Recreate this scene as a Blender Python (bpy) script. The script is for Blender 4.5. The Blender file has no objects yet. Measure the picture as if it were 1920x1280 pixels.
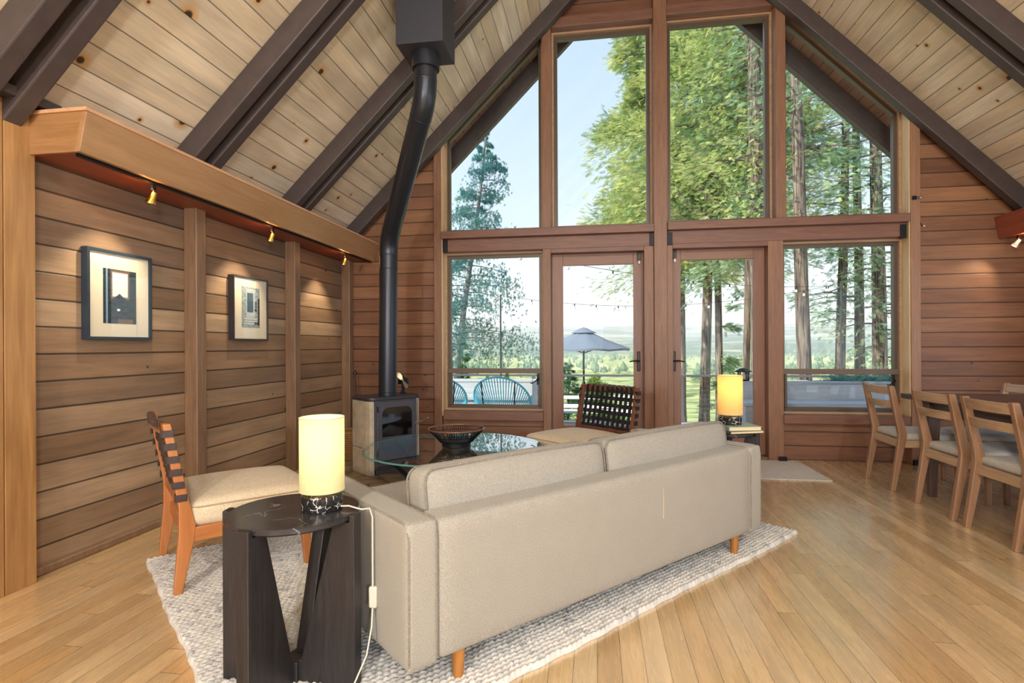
import bpy, bmesh, math, random
import numpy as np
from mathutils import Vector, Matrix, noise
PI = math.pi
S = bpy.context.scene
C = S.collection
R = math.radians
random.seed(7)

# ------------------------------------------------------------------ camera (photo 1920x1280)
F, CX, CY, EYE = 1031.0, 960.0, 647.5, 1.17
yaw, roll = R(8.683), R(-0.2687)
r0 = Vector((math.cos(yaw), math.sin(yaw), 0)); fw = Vector((-math.sin(yaw), math.cos(yaw), 0)); up = Vector((0, 0, 1))
cr = r0 * math.cos(roll) + up * math.sin(roll); cu = up * math.cos(roll) - r0 * math.sin(roll)
cam = bpy.data.cameras.new('camera'); co = bpy.data.objects.new('camera', cam); C.objects.link(co)
cam.sensor_width = 36; cam.lens = F * 36 / 1920; cam.shift_y = (CY - 640) / 1920
cam.clip_start = 0.05; cam.clip_end = 20000
co.matrix_world = Matrix(((cr.x, cu.x, -fw.x, 0), (cr.y, cu.y, -fw.y, 0), (cr.z, cu.z, -fw.z, EYE), (0, 0, 0, 1)))
S.camera = co
S.view_settings.view_transform = 'Standard'; S.view_settings.look = 'None'; S.view_settings.gamma = 1
S.view_settings.use_curve_mapping = False; S.view_settings.exposure = 0.14
S.cycles.use_denoising = True
S.cycles.max_bounces = 10; S.cycles.diffuse_bounces = 5; S.cycles.glossy_bounces = 4; S.cycles.transmission_bounces = 8
S.cycles.transparent_max_bounces = 24; S.cycles.volume_bounces = 1
S.cycles.caustics_reflective = False; S.cycles.caustics_refractive = False; S.cycles.sample_clamp_indirect = 6

# ------------------------------------------------------------------ node helpers
def srgb(r, g, b, a=1.0):
    f = lambda c: (c / 255 / 12.92) if c / 255 <= 0.04045 else ((c / 255 + 0.055) / 1.055) ** 2.4
    return (f(r), f(g), f(b), a)

class NT:
    def __init__(self, name):
        self.m = bpy.data.materials.new(name); self.m.use_nodes = True
        self.t = self.m.node_tree; self.t.nodes.clear()
        self.out = self.t.nodes.new('ShaderNodeOutputMaterial')
    def n(self, typ, ins=None, **kw):
        nd = self.t.nodes.new('ShaderNode' + typ)
        for k, v in kw.items(): setattr(nd, k, v)
        for k, v in (ins or {}).items(): self.set(nd, k, v)
        return nd
    def set(self, nd, k, v):
        s = nd.inputs[k]
        if hasattr(v, 'default_value') and hasattr(v, 'is_linked'): self.t.links.new(v, s)
        elif hasattr(v, 'outputs'): self.t.links.new(v.outputs[0], s)
        else: s.default_value = v
    def math(self, op, a, b=None, c=None):
        d = {0: a}
        if b is not None: d[1] = b
        if c is not None: d[2] = c
        return self.n('Math', d, operation=op)
    def mix(self, f, a, b, blend='MIX'):
        nd = self.t.nodes.new('ShaderNodeMix'); nd.data_type = 'RGBA'; nd.blend_type = blend
        for k, v in ((0, f), (6, a), (7, b)): self.set(nd, k, v)
        return nd.outputs[2]
    def ramp(self, f, stops, interp='LINEAR'):
        nd = self.t.nodes.new('ShaderNodeValToRGB'); cr_ = nd.color_ramp; cr_.interpolation = interp
        while len(cr_.elements) < len(stops): cr_.elements.new(0.5)
        for e, (p, c) in zip(cr_.elements, stops): e.position = p; e.color = c
        self.set(nd, 0, f); return nd.outputs[0]
    def smooth(self, v, lo, hi, a=0.0, b=1.0):
        nd = self.n('MapRange', {0: v, 1: lo, 2: hi, 3: a, 4: b}); nd.interpolation_type = 'SMOOTHSTEP'; return nd.outputs[0]
    def bsdf(self, col, rough=0.5, metal=0.0, bump=None, bstr=0.3, bdist=0.01, **kw):
        d = {'Base Color': col, 'Roughness': rough, 'Metallic': metal}; d.update(kw)
        b = self.n('BsdfPrincipled', d)
        if bump is not None:
            bn = self.n('Bump', {'Strength': bstr, 'Distance': bdist, 'Height': bump}); self.t.links.new(bn.outputs[0], b.inputs['Normal'])
        self.t.links.new(b.outputs[0], self.out.inputs[0]); return b
    def obj(self): return self.n('TexCoord').outputs['Object']
    def dot(self, p, v):
        nd = self.n('VectorMath', {0: p, 1: v}, operation='DOT_PRODUCT'); return nd.outputs['Value']
    def comb(self, x, y, z=0.0): return self.n('CombineXYZ', {0: x, 1: y, 2: z}).outputs[0]
    def noise(self, vec, scale, detail=3.0, rough=0.55, dist=0.0):
        return self.n('TexNoise', {'Vector': vec, 'Scale': scale, 'Detail': detail, 'Roughness': rough, 'Distortion': dist}).outputs[0]

def plain(name, col, rough=0.5, metal=0.0, nscale=0, namt=0.15, bump=0.0, **kw):
    k = NT(name)
    if nscale:
        nz = k.noise(k.obj(), nscale, 4.0)
        lo = tuple(c * (1 - namt) for c in col[:3]) + (1,); hi = tuple(min(1, c * (1 + namt)) for c in col[:3]) + (1,)
        c = k.ramp(nz, [(0.3, lo), (0.7, hi)])
        k.bsdf(c, rough, metal, nz if bump else None, bump, 0.004, **kw)
    else: k.bsdf(col, rough, metal, **kw)
    return k.m

def plank(name, A, B, width, length, cols, knots=0.0, groove=0.035, gdark=0.25, rough=0.5, bump=0.5, knotcol=(0.05, 0.025, 0.012, 1), halo=None, spec=0.5, grain=(0.72, 1.12), coat=0.0, gw=22.0):
    k = NT(name); p = k.obj()
    u = k.dot(p, A); v = k.dot(p, B)
    vs = k.math('DIVIDE', v, width); vi = k.math('FLOOR', vs); fv = k.math('FRACT', vs)
    r1 = k.n('TexWhiteNoise', {'W': vi}, noise_dimensions='1D').outputs[0]
    u2 = k.math('ADD', u, k.math('MULTIPLY', r1, 17.3))
    us = k.math('DIVIDE', u2, length); ui = k.math('FLOOR', us); fu = k.math('FRACT', us)
    cell = k.n('TexWhiteNoise', {'Vector': k.comb(vi, ui, 3.0)}, noise_dimensions='3D')
    cv = cell.outputs[0]
    st = [(i / max(1, len(cols) - 1), c) for i, c in enumerate(cols)]
    base = k.ramp(cv, st)
    off = k.math('MULTIPLY', cv, 91.0)
    g1 = k.noise(k.comb(k.math('MULTIPLY', u2, 1.6), k.math('MULTIPLY', v, gw), off), 1.0, 5.0, 0.6, 0.9)
    g2 = k.noise(k.comb(k.math('MULTIPLY', u2, 9.0), k.math('MULTIPLY', v, 130.0), off), 1.0, 2.0, 0.5)
    gg = k.math('ADD', k.math('MULTIPLY', g1, 0.72), k.math('MULTIPLY', g2, 0.28))
    gm = k.smooth(gg, 0.3, 0.68, grain[0], grain[1])
    col = k.mix(1.0, base, k.comb(gm, gm, gm), 'MULTIPLY')
    blot = k.noise(k.comb(k.math('MULTIPLY', u2, 1.1), k.math('MULTIPLY', v, 4.0), off), 1.0, 2.0)
    bl = k.smooth(blot, 0.3, 0.75, 0.82, 1.12)
    col = k.mix(1.0, col, k.comb(bl, bl, bl), 'MULTIPLY')
    if knots:
        vo = k.n('TexVoronoi', {'Vector': k.comb(k.math('ADD', u2, off), v, 0.0), 'Scale': 3.6}, voronoi_dimensions='2D')
        sc_ = k.n('SeparateColor', {0: vo.outputs['Color']}); d = k.math('ADD', k.math('MULTIPLY', vo.outputs['Distance'], k.math('ADD', 0.8, k.math('MULTIPLY', sc_.outputs[1], 2.4))), k.math('MULTIPLY', k.math('SUBTRACT', g1, 0.5), 0.05))
        on = k.smooth(k.n('SeparateColor', {0: vo.outputs['Color']}).outputs[0], 1 - knots, 1 - knots + 0.02)
        if halo: col = k.mix(k.math('MULTIPLY', on, k.smooth(d, 0.26, 0.08)), col, halo)
        col = k.mix(k.math('MULTIPLY', on, k.smooth(d, 0.10, 0.055)), col, knotcol)
    e = k.math('MINIMUM', fv, k.math('SUBTRACT', 1.0, fv))
    ge = k.smooth(e, groove * 0.35, groove)
    e2 = k.math('MULTIPLY', k.math('MINIMUM', fu, k.math('SUBTRACT', 1.0, fu)), length)
    gl = k.smooth(e2, 0.0006, 0.003)
    gt = k.math('MULTIPLY', ge, gl)
    gd = k.math('ADD', k.math('MULTIPLY', gt, 1 - gdark), gdark)
    col = k.mix(1.0, col, k.comb(gd, gd, gd), 'MULTIPLY')
    h = k.math('ADD', gt, k.math('MULTIPLY', gg, 0.25))
    rr = k.math('ADD', rough, k.math('MULTIPLY', k.math('SUBTRACT', gg, 0.5), 0.25))
    k.bsdf(col, rr, 0.0, h, bump, 0.006, **{'Specular IOR Level': spec, 'Coat Weight': coat, 'Coat Roughness': 0.2, 'Coat IOR': 2.1})
    return k.m

def wood(name, c1, c2, axis='Z', rough=0.45, scale=1.0, contrast=1.0, spec=0.5, bump=0.12):
    k = NT(name); p = k.obj(); sx = k.n('SeparateXYZ', {0: p})
    s = {'X': (2, 26, 26), 'Y': (26, 2, 26), 'Z': (26, 26, 2)}[axis]
    v = k.n('Mapping', {0: p, 3: tuple(a * scale for a in s)}).outputs[0]
    rnd = k.n('ObjectInfo').outputs['Random']
    v = k.n('VectorMath', {0: v, 1: k.comb(k.math('MULTIPLY', rnd, 31.0), k.math('MULTIPLY', rnd, 57.0), k.math('MULTIPLY', rnd, 13.0))}, operation='ADD').outputs[0]
    g = k.noise(v, 1.0, 5.0, 0.6, 1.2); f = k.noise(v, 5.0, 2.0, 0.5)
    gg = k.math('ADD', k.math('MULTIPLY', g, 0.75), k.math('MULTIPLY', f, 0.25))
    col = k.ramp(gg, [(0.5 - 0.2 / contrast, c1), (0.5 + 0.2 / contrast, c2)])
    k.bsdf(col, rough, 0.0, gg, bump, 0.003, **{'Specular IOR Level': spec}); return k.m

def fabric(name, c1, c2, wscale=420.0, rough=0.95, bstr=0.5, mott=0.12):
    k = NT(name); p = k.obj()
    a = k.noise(k.n('Mapping', {0: p, 3: (wscale, wscale, wscale * 0.22)}).outputs[0], 1.0, 1.5, 0.5)
    b = k.noise(k.n('Mapping', {0: p, 3: (wscale * 0.22, wscale * 0.22, wscale)}).outputs[0], 1.0, 1.5, 0.5)
    w = k.math('MULTIPLY', k.math('ADD', a, b), 0.5)
    m = k.noise(p, 9.0, 3.0)
    ww = k.math('ADD', w, k.math('MULTIPLY', k.math('SUBTRACT', m, 0.5), mott))
    col = k.ramp(ww, [(0.36, c1), (0.62, c2)])
    k.bsdf(col, rough, 0.0, w, bstr, 0.002, **{'Specular IOR Level': 0.2, 'Sheen Weight': 0.15}); return k.m

def glassy(name, tint=(1, 1, 1, 1), refl=1.0, rough=0.0):
    k = NT(name)
    bf = k.n('NewGeometry').outputs['Backfacing']          # same reflectance from either face of the thin pane
    ior = k.math('ADD', 1.45, k.math('MULTIPLY', bf, 1 / 1.45 - 1.45)); fr = k.n('Fresnel', {'IOR': ior}); f = k.math('MULTIPLY', fr, refl)
    t = k.n('BsdfTransparent', {0: tint}); g = k.n('BsdfGlossy', {0: (1, 1, 1, 1), 1: rough})
    mx = k.n('MixShader', {0: f, 1: t, 2: g}); k.t.links.new(mx.outputs[0], k.out.inputs[0]); return k.m

def emit(name, col, st, base=None):
    k = NT(name); b = k.n('BsdfPrincipled', {'Base Color': base or col, 'Roughness': 0.6, 'Emission Color': col, 'Emission Strength': st})
    k.t.links.new(b.outputs[0], k.out.inputs[0]); return k.m

# ------------------------------------------------------------------ mesh builder
class MB:
    def __init__(self): self.v = []; self.f = []
    def add(self, vs, fs, M=None):
        b = len(self.v)
        self.v += [tuple(M @ Vector(p)) for p in vs] if M else [tuple(p) for p in vs]
        self.f += [tuple(b + i for i in f) for f in fs]; return self
    def box(self, x0, x1, y0, y1, z0, z1, M=None):
        vs = [(x, y, z) for z in (z0, z1) for y in (y0, y1) for x in (x0, x1)]
        return self.add(vs, [(0, 2, 3, 1), (4, 5, 7, 6), (0, 1, 5, 4), (2, 6, 7, 3), (0, 4, 6, 2), (1, 3, 7, 5)], M)
    def bar(self, p, q, w, h, side=None):
        p, q = Vector(p), Vector(q); d = (q - p).normalized()
        s = Vector(side) if side else (d.cross(Vector((0, 0, 1))) if abs(d.z) < 0.95 else Vector((1, 0, 0)))
        s = (s - d * s.dot(d)).normalized(); t = s.cross(d)
        vs = [c + s * a * w / 2 + t * b * h / 2 for c in (p, q) for b in (-1, 1) for a in (-1, 1)]
        return self.add(vs, [(0, 2, 3, 1), (4, 5, 7, 6), (0, 1, 5, 4), (2, 6, 7, 3), (0, 4, 6, 2), (1, 3, 7, 5)])
    def prism(self, poly, fr, to):            # poly: list of 2D, fr/to functions 2D->3D for the two caps
        n = len(poly); vs = [fr(*p) for p in poly] + [to(*p) for p in poly]
        return self.add(vs, [tuple(range(n)), tuple(range(2 * n - 1, n - 1, -1))] + [(i, (i + 1) % n, n + (i + 1) % n, n + i) for i in range(n)])
    def loft(self, rings, cap=True, closed=True):
        n = len(rings[0]); vs = [p for r_ in rings for p in r_]; fs = []
        for i in range(len(rings) - 1):
            for j in range(n if closed else n - 1):
                fs.append((i * n + j, i * n + (j + 1) % n, (i + 1) * n + (j + 1) % n, (i + 1) * n + j))
        if cap and closed: fs += [tuple(range(n)), tuple(range((len(rings) - 1) * n, len(rings) * n))]
        return self.add(vs, fs)
    def tube(self, pts, r, n=8, loop=False, flat=1.0, upv=None):
        pts = [Vector(p) for p in pts]; rs = r if isinstance(r, (list, tuple)) else [r] * len(pts)
        rings = []; prev = None; m = len(pts)
        for i, p in enumerate(pts):
            if loop: d = pts[(i + 1) % m] - pts[i - 1]
            else: d = pts[min(i + 1, m - 1)] - pts[max(i - 1, 0)]
            d = d.normalized() if d.length > 1e-9 else Vector((0, 0, 1))
            if prev is None:
                a = Vector(upv) if upv else (Vector((0, 0, 1)) if abs(d.z) < 0.9 else Vector((1, 0, 0)))
            else: a = prev
            a = a - d * a.dot(d)
            a = a.normalized() if a.length > 1e-6 else d.orthogonal().normalized()
            prev = a; b = d.cross(a)
            rings.append([p + (a * math.cos(2 * PI * j / n) * flat + b * math.sin(2 * PI * j / n)) * rs[i] for j in range(n)])
        if loop:
            nn = n; vs = [p for r_ in rings for p in r_]
            fs = [(i * nn + j, i * nn + (j + 1) % nn, ((i + 1) % m) * nn + (j + 1) % nn, ((i + 1) % m) * nn + j) for i in range(m) for j in range(nn)]
            return self.add(vs, fs)
        return self.loft(rings)
    def lathe(self, prof, n=32, c=(0, 0, 0), M=None, sx=1.0, sy=1.0):
        vs = []; fs = []; m = len(prof)
        for r_, z in prof:
            for j in range(n):
                a = 2 * PI * j / n; vs.append((c[0] + r_ * sx * math.cos(a), c[1] + r_ * sy * math.sin(a), c[2] + z))
        for i in range(m - 1):
            for j in range(n): fs.append((i * n + j, i * n + (j + 1) % n, (i + 1) * n + (j + 1) % n, (i + 1) * n + j))
        if prof[0][0] > 1e-6 and prof[0] != prof[-1]: fs.append(tuple(range(n - 1, -1, -1)))
        if prof[-1][0] > 1e-6 and prof[0] != prof[-1]: fs.append(tuple(range((m - 1) * n, m * n)))
        return self.add(vs, fs, M)
    def build(self, name, mat, parent=None, bevel=0.0, smooth=True, seg=2, ang=35, loc=None):
        me = bpy.data.meshes.new(name); me.from_pydata(self.v, [], self.f)
        bm = bmesh.new(); bm.from_mesh(me); bmesh.ops.remove_doubles(bm, verts=bm.verts, dist=1e-6)
        bmesh.ops.recalc_face_normals(bm, faces=bm.faces); bm.to_mesh(me); bm.free()
        if smooth:
            me.polygons.foreach_set('use_smooth', [True] * len(me.polygons)); me.set_sharp_from_angle(angle=R(ang))
        me.materials.append(mat)
        o = bpy.data.objects.new(name, me); C.objects.link(o)
        if parent: o.parent = parent
        if loc: o.location = loc
        if bevel:
            b = o.modifiers.new('bevel', 'BEVEL'); b.width = bevel; b.segments = seg; b.limit_method = 'ANGLE'; b.angle_limit = R(40)
        return o

def raw(name, vs, fs, mat, parent=None, smooth=False):
    me = bpy.data.meshes.new(name)
    me.vertices.add(len(vs)); me.vertices.foreach_set('co', np.asarray(vs, dtype=np.float32).ravel())
    n = fs.shape[1]; me.loops.add(fs.size); me.loops.foreach_set('vertex_index', fs.astype(np.int32).ravel())
    me.polygons.add(len(fs)); me.polygons.foreach_set('loop_start', np.arange(0, fs.size, n, dtype=np.int32))
    me.polygons.foreach_set('use_smooth', np.full(len(fs), smooth)); me.update(calc_edges=True); me.validate()
    me.materials.append(mat); o = bpy.data.objects.new(name, me); C.objects.link(o)
    if parent: o.parent = parent
    return o

def cushion(hx, hy, hz, r, puff=0.0, n=14, puffs=0.0):
    """soft block: rounded box of half sizes hx hy hz; puff lifts the top and bottom, puffs the sides"""
    mb = MB(); h = (hx, hy, hz); ri = min(r, hx, hy, hz)
    for ax in range(3):
        for sg in (-1, 1):
            vs = []
            for i in range(n + 1):
                for j in range(n + 1):
                    p = [0, 0, 0]; p[ax] = sg * h[ax]
                    a1, a2 = (ax + 1) % 3, (ax + 2) % 3
                    s1 = math.sin((-1 + 2 * i / n) * PI / 2); s2 = math.sin((-1 + 2 * j / n) * PI / 2)
                    p[a1] = s1 * h[a1]; p[a2] = s2 * h[a2]
                    q = [max(-(h[t] - ri), min(h[t] - ri, p[t])) for t in range(3)]
                    d = Vector([p[t] - q[t] for t in range(3)])
                    d = d.normalized() * ri if d.length > 1e-9 else d
                    c = Vector(q) + d
                    fx, fy, fz = 1 - (c.x / hx) ** 2, 1 - (c.y / hy) ** 2, 1 - (c.z / hz) ** 2
                    c2 = Vector((c.x + puffs * max(0, fy) * max(0, fz) * c.x / hx, c.y + puffs * max(0, fx) * max(0, fz) * c.y / hy, c.z + puff * (max(0, fx) * max(0, fy)) ** 0.6 * (c.z / hz)))
                    vs.append(c2)
            fs = [(i * (n + 1) + j, (i + 1) * (n + 1) + j, (i + 1) * (n + 1) + j + 1, i * (n + 1) + j + 1) for i in range(n) for j in range(n)]
            mb.add(vs, fs)
    return mb

def rrect(hx, hy, r, n=5):
    out = []
    for cx_, cy_, a0 in ((hx - r, hy - r, 0), (-hx + r, hy - r, PI / 2), (-hx + r, -hy + r, PI), (hx - r, -hy + r, 1.5 * PI)):
        for i in range(n + 1):
            a = a0 + PI / 2 * i / n; out.append((cx_ + r * math.cos(a), cy_ + r * math.sin(a)))
    return out

# ------------------------------------------------------------------ object helpers
def tag(o, label, cat=None, group=None, kind=None):
    o['label'] = label
    if cat: o['category'] = cat
    if group: o['group'] = group
    if kind: o['kind'] = kind
    return o
def thing(name, label, cat, loc=(0, 0, 0), rz=0.0, group=None):
    o = bpy.data.objects.new(name, None); C.objects.link(o); o.location = loc; o.rotation_euler = (0, 0, rz); o.empty_display_size = 0.1
    return tag(o, label, cat, group)
def struct(o, label=None, cat=None):
    o['kind'] = 'structure'
    if label: o['label'] = label
    if cat: o['category'] = cat
    return o
def dup(o, loc, rz, label, parent=None):
    c = o.copy(); C.objects.link(c)
    if parent: c.parent = parent
    else: c.location = loc; c.rotation_euler = (0, 0, rz); c['label'] = label
    for ch in list(o.children): dup(ch, None, None, None, c)
    return c

# ------------------------------------------------------------------ materials
W_LEFT = plank('left_cladding', (0, 1, 0), (0, 0, 1), 0.142, 40.0, [srgb(118, 92, 72), srgb(150, 124, 98), srgb(132, 102, 76), srgb(170, 144, 116), srgb(112, 92, 78), srgb(146, 116, 86)], knots=0.1, groove=0.05, gdark=0.2, rough=0.5, grain=(0.76, 1.1))
W_GABLE = plank('gable_cladding', (1, 0, 0), (0, 0, 1), 0.142, 40.0, [srgb(118, 80, 58), srgb(144, 100, 70), srgb(126, 84, 60), srgb(158, 114, 80), srgb(110, 70, 54)], knots=0.08, groove=0.05, gdark=0.25, rough=0.5, grain=(0.78, 1.1))
s2 = math.sqrt(0.5)
CEIL = [srgb(214, 196, 166), srgb(228, 214, 188), srgb(220, 202, 172), srgb(234, 224, 202), srgb(216, 198, 170)]
W_CEIL_A = plank('ceiling_boards_left', (0, 1, 0), (s2, 0, s2), 0.138, 40.0, CEIL, knots=0.32, groove=0.035, gdark=0.3, rough=0.5, knotcol=(0.06, 0.03, 0.016, 1), halo=srgb(206, 164, 112), grain=(0.85, 1.06))
W_CEIL_B = plank('ceiling_boards_right', (0, 1, 0), (-s2, 0, s2), 0.138, 40.0, CEIL, knots=0.32, groove=0.035, gdark=0.3, rough=0.5, knotcol=(0.06, 0.03, 0.016, 1), halo=srgb(206, 164, 112), grain=(0.85, 1.06))
W_FLOOR = plank('bamboo_floor', (0, 1, 0), (1, 0, 0), 0.0865, 1.9, [srgb(202, 168, 118), srgb(214, 182, 134), srgb(207, 174, 124), srgb(222, 194, 150), srgb(196, 158, 106)], knots=0.0, groove=0.02, gdark=0.3, rough=0.27, bump=0.1, grain=(0.86, 1.08), spec=0.55, coat=1.0, gw=30.0)
RAFTER = plain('dark_stained_timber', srgb(72, 62, 60), 0.5, 0, 14, 0.12, 0.05)
CEDAR_Z = wood('cedar_trim_upright', srgb(120, 84, 64), srgb(150, 110, 82), 'Z', 0.45)
CEDAR_X = wood('cedar_trim_across', srgb(106, 72, 60), srgb(136, 96, 76), 'X', 0.45)
CEDAR_Y = wood('cedar_trim_along', srgb(132, 74, 50), srgb(164, 100, 68), 'Y', 0.45)
POST_Z = wood('left_post_wood', srgb(108, 82, 62), srgb(142, 112, 86), 'Z', 0.45)
PALE_Z = wood('pale_fir_upright', srgb(196, 164, 116), srgb(222, 196, 152), 'Z', 0.45)
PALE_X = wood('pale_fir_across', srgb(160, 126, 96), srgb(188, 156, 122), 'X', 0.45)
VALANCE = wood('valance_cherry', srgb(150, 112, 76), srgb(178, 140, 100), 'Y', 0.3, 0.6, 0.8)
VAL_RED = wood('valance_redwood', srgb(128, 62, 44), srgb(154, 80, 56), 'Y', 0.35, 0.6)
PANEL = wood('cherry_panel', srgb(134, 94, 54), srgb(192, 148, 96), 'Z', 0.3, 0.5, 0.8)
DOORWOOD = wood('door_fir_upright', srgb(124, 86, 66), srgb(148, 106, 82), 'Z', 0.4, 0.8, 0.8)
DOORWOOD_X = wood('door_fir_across', srgb(124, 86, 66), srgb(148, 106, 82), 'X', 0.4, 0.8, 0.8)
SASH = plain('bronze_sash', srgb(96, 82, 68), 0.4, 0.2)
BLACK = plain('black_iron', srgb(34, 34, 36), 0.45, 0.6)
BRONZE = plain('dark_bronze', srgb(52, 46, 42), 0.35, 0.8)
STEEL = plain('brushed_steel', srgb(190, 190, 188), 0.3, 1.0)
BRASS = plain('brass', srgb(200, 160, 70), 0.25, 1.0)
WHITE = plain('white_plastic', srgb(225, 222, 214), 0.4)
GLASS = glassy('window_glass', (0.97, 0.985, 0.98, 1), 0.5)

# ------------------------------------------------------------------ room shell
XL, XR, YG, YB = -2.835, 4.165, 5.944, -4.2
XM, ZR, KL, KR = 0.665, 5.875, 5.21, 6.54       # roof: z = x + KL on one side, z = KR - x on the other
def roofz(x): return x + KL if x < XM else KR - x
RW = 0.205                                       # rafter depth measured straight down

o = MB().box(XL - 0.2, XR + 0.2, YB - 0.2, YG + 0.02, -0.12, 0).build('floor', W_FLOOR, smooth=False); struct(o, 'honey bamboo plank floor', 'floor')
o = MB().box(XL - 0.15, XL, YB, YG + 0.1, 0, 2.6).build('wall_left', W_LEFT, smooth=False); struct(o, 'wall of horizontal brown cedar boards', 'wall')
mb = MB().box(XR, XR + 0.15, YB, -3.4, 0, 2.6).box(XR, XR + 0.15, 5.2, YG + 0.1, 0, 2.6).box(XR, XR + 0.15, -3.4, 5.2, 2.12, 2.6).box(XR, XR + 0.15, -3.4, 5.2, 0, 0.12)  # long opening out of view, added to bring daylight onto the dining side
for yy in (-1.25, 0.9, 3.05): mb.box(XR + 0.02, XR + 0.12, yy - 0.05, yy + 0.05, 0.12, 2.12)
o = mb.build('wall_right', W_LEFT, smooth=False); struct(o, 'board wall beyond the dining table', 'wall')
# ceiling slopes, running out past the gable as the eaves
for nm, xo, zo, mat in (('ceiling', XL - 0.15, XL - 0.15 + KL, W_CEIL_A), ('ceiling', XR + 0.15, KR - XR - 0.15, W_CEIL_B)):
    mb = MB(); mb.prism([(xo, zo), (XM, ZR), (XM, ZR + 0.2), (xo, zo + 0.2)], lambda x, z: (x, YB - 0.1, z), lambda x, z: (x, 6.1, z))
    o = mb.build(nm, mat, smooth=False); struct(o, 'sloping knotty pine ceiling over the ' + ('stove' if xo < 0 else 'dining table'), 'ceiling')

# gable wall with openings: built of pieces around the glazing, one mesh
def gp(mb, poly, y0=YG, y1=YG + 0.16): mb.prism(poly, lambda x, z: (x, y0, z), lambda x, z: (x, y1, z))
LP0, LP1, RP0, RP1 = -1.765, -1.68, 3.017, 3.102
mb = MB()
gp(mb, [(XL, 0), (LP1, 0), (LP1, roofz(LP1)), (XL, roofz(XL))])
gp(mb, [(RP0, 0), (XR, 0), (XR, roofz(XR)), (RP0, roofz(RP0))])
gp(mb, [(LP1, 0), (-0.55, 0), (-0.55, 0.38), (LP1, 0.38)])
gp(mb, [(1.86, 0), (RP0, 0), (RP0, 0.40), (1.86, 0.40)])
gp(mb, [(-0.56, 4.58), (1.89, 4.58), (roofz(0) * 0 + 1.96, 4.58), (XM, ZR), (-0.63, 4.58)])
o = mb.build('wall_front', W_GABLE, smooth=False); struct(o, 'gable wall of reddish horizontal boards', 'wall')
# back wall, unseen; its two tall openings are added to let light in
mb = MB()
gb = lambda poly: mb.prism(poly, lambda x, z: (x, YB - 0.15, z), lambda x, z: (x, YB, z))
gb([(XL, 0), (-2.2, 0), (-2.2, 2.6), (XL, 2.6)]); gb([(0.2, 0), (1.1, 0), (1.1, 2.6), (0.2, 2.6)]); gb([(3.5, 0), (XR, 0), (XR, 2.6), (3.5, 2.6)])
gb([(-2.2, 0), (0.2, 0), (0.2, 0.3), (-2.2, 0.3)]); gb([(1.1, 0), (3.5, 0), (3.5, 0.3), (1.1, 0.3)])
gb([(XL, 2.37), (XR, 2.37), (XM, ZR)])
o = mb.build('wall_back', W_GABLE, smooth=False); struct(o, 'board wall behind', 'wall')

EAVE = plank('eave_boards', (0, 1, 0), (s2, 0, s2), 0.138, 40.0, [srgb(150, 112, 88), srgb(166, 128, 100), srgb(140, 104, 82)], groove=0.04, gdark=0.3, rough=0.6); EAVE_B = plank('eave_boards_dining', (0, 1, 0), (-s2, 0, s2), 0.138, 40.0, [srgb(150, 112, 88), srgb(166, 128, 100), srgb(140, 104, 82)], groove=0.04, gdark=0.3, rough=0.6)
for xo, mat, l in ((XL - 0.7, EAVE, 'brown eave boards outside on the stove side'), (XR + 0.7, EAVE_B, 'brown eave boards outside on the dining side')):
    o = MB().prism([(xo, roofz(xo)), (XM, ZR), (XM, ZR + 0.2), (xo, roofz(xo) + 0.2)], lambda x, z: (x, 6.1, z), lambda x, z: (x, 6.46, z)).build('trim_31', mat, smooth=False); struct(o, l, 'eaves')
TN = [0]
def trim(o, label, cat='trim'): return struct(o, label, cat)
# rafters in pairs, 48 inches on centre
for yi, y in enumerate((-1.61, -0.395, 0.82, 2.035, 3.25, 4.475, 5.745)):
    for side in (-1, 1):
        for k, (ya, yb) in enumerate(((y, y + 0.09), (y + 0.165, y + 0.255)) if yi < 6 else ((y, y + 0.10),)):
            xo = XL - 0.1 if side < 0 else XR + 0.1
            zo = roofz(xo)
            mb = MB(); mb.prism([(xo, zo), (XM, ZR), (XM, ZR - RW), (xo, zo - RW)], lambda x, z: (x, ya, z), lambda x, z: (x, yb, z))
            o = mb.build('trim_1', RAFTER, bevel=0.008, smooth=False)
            trim(o, 'dark stained ceiling rafter', 'rafter'); o['group'] = 'paired rafters'
# ridge board
o = MB().box(XM - 0.06, XM + 0.06, YB, YG, ZR - 0.42, ZR - 0.02).build('trim_2', RAFTER, smooth=False); trim(o, 'dark ridge beam', 'beam')
# barge rafters outside
for side in (-1, 1):
    xo = XL - 0.6 if side < 0 else XR + 0.6; zo = roofz(xo)
    o = MB().prism([(xo, zo), (XM, ZR), (XM, ZR - 0.255), (xo, zo - 0.255)], lambda x, z: (x, 6.37, z), lambda x, z: (x, 6.45, z)).build('trim_3', RAFTER, smooth=False)
    trim(o, 'dark barge board of the eaves outside', 'eaves board')

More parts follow.
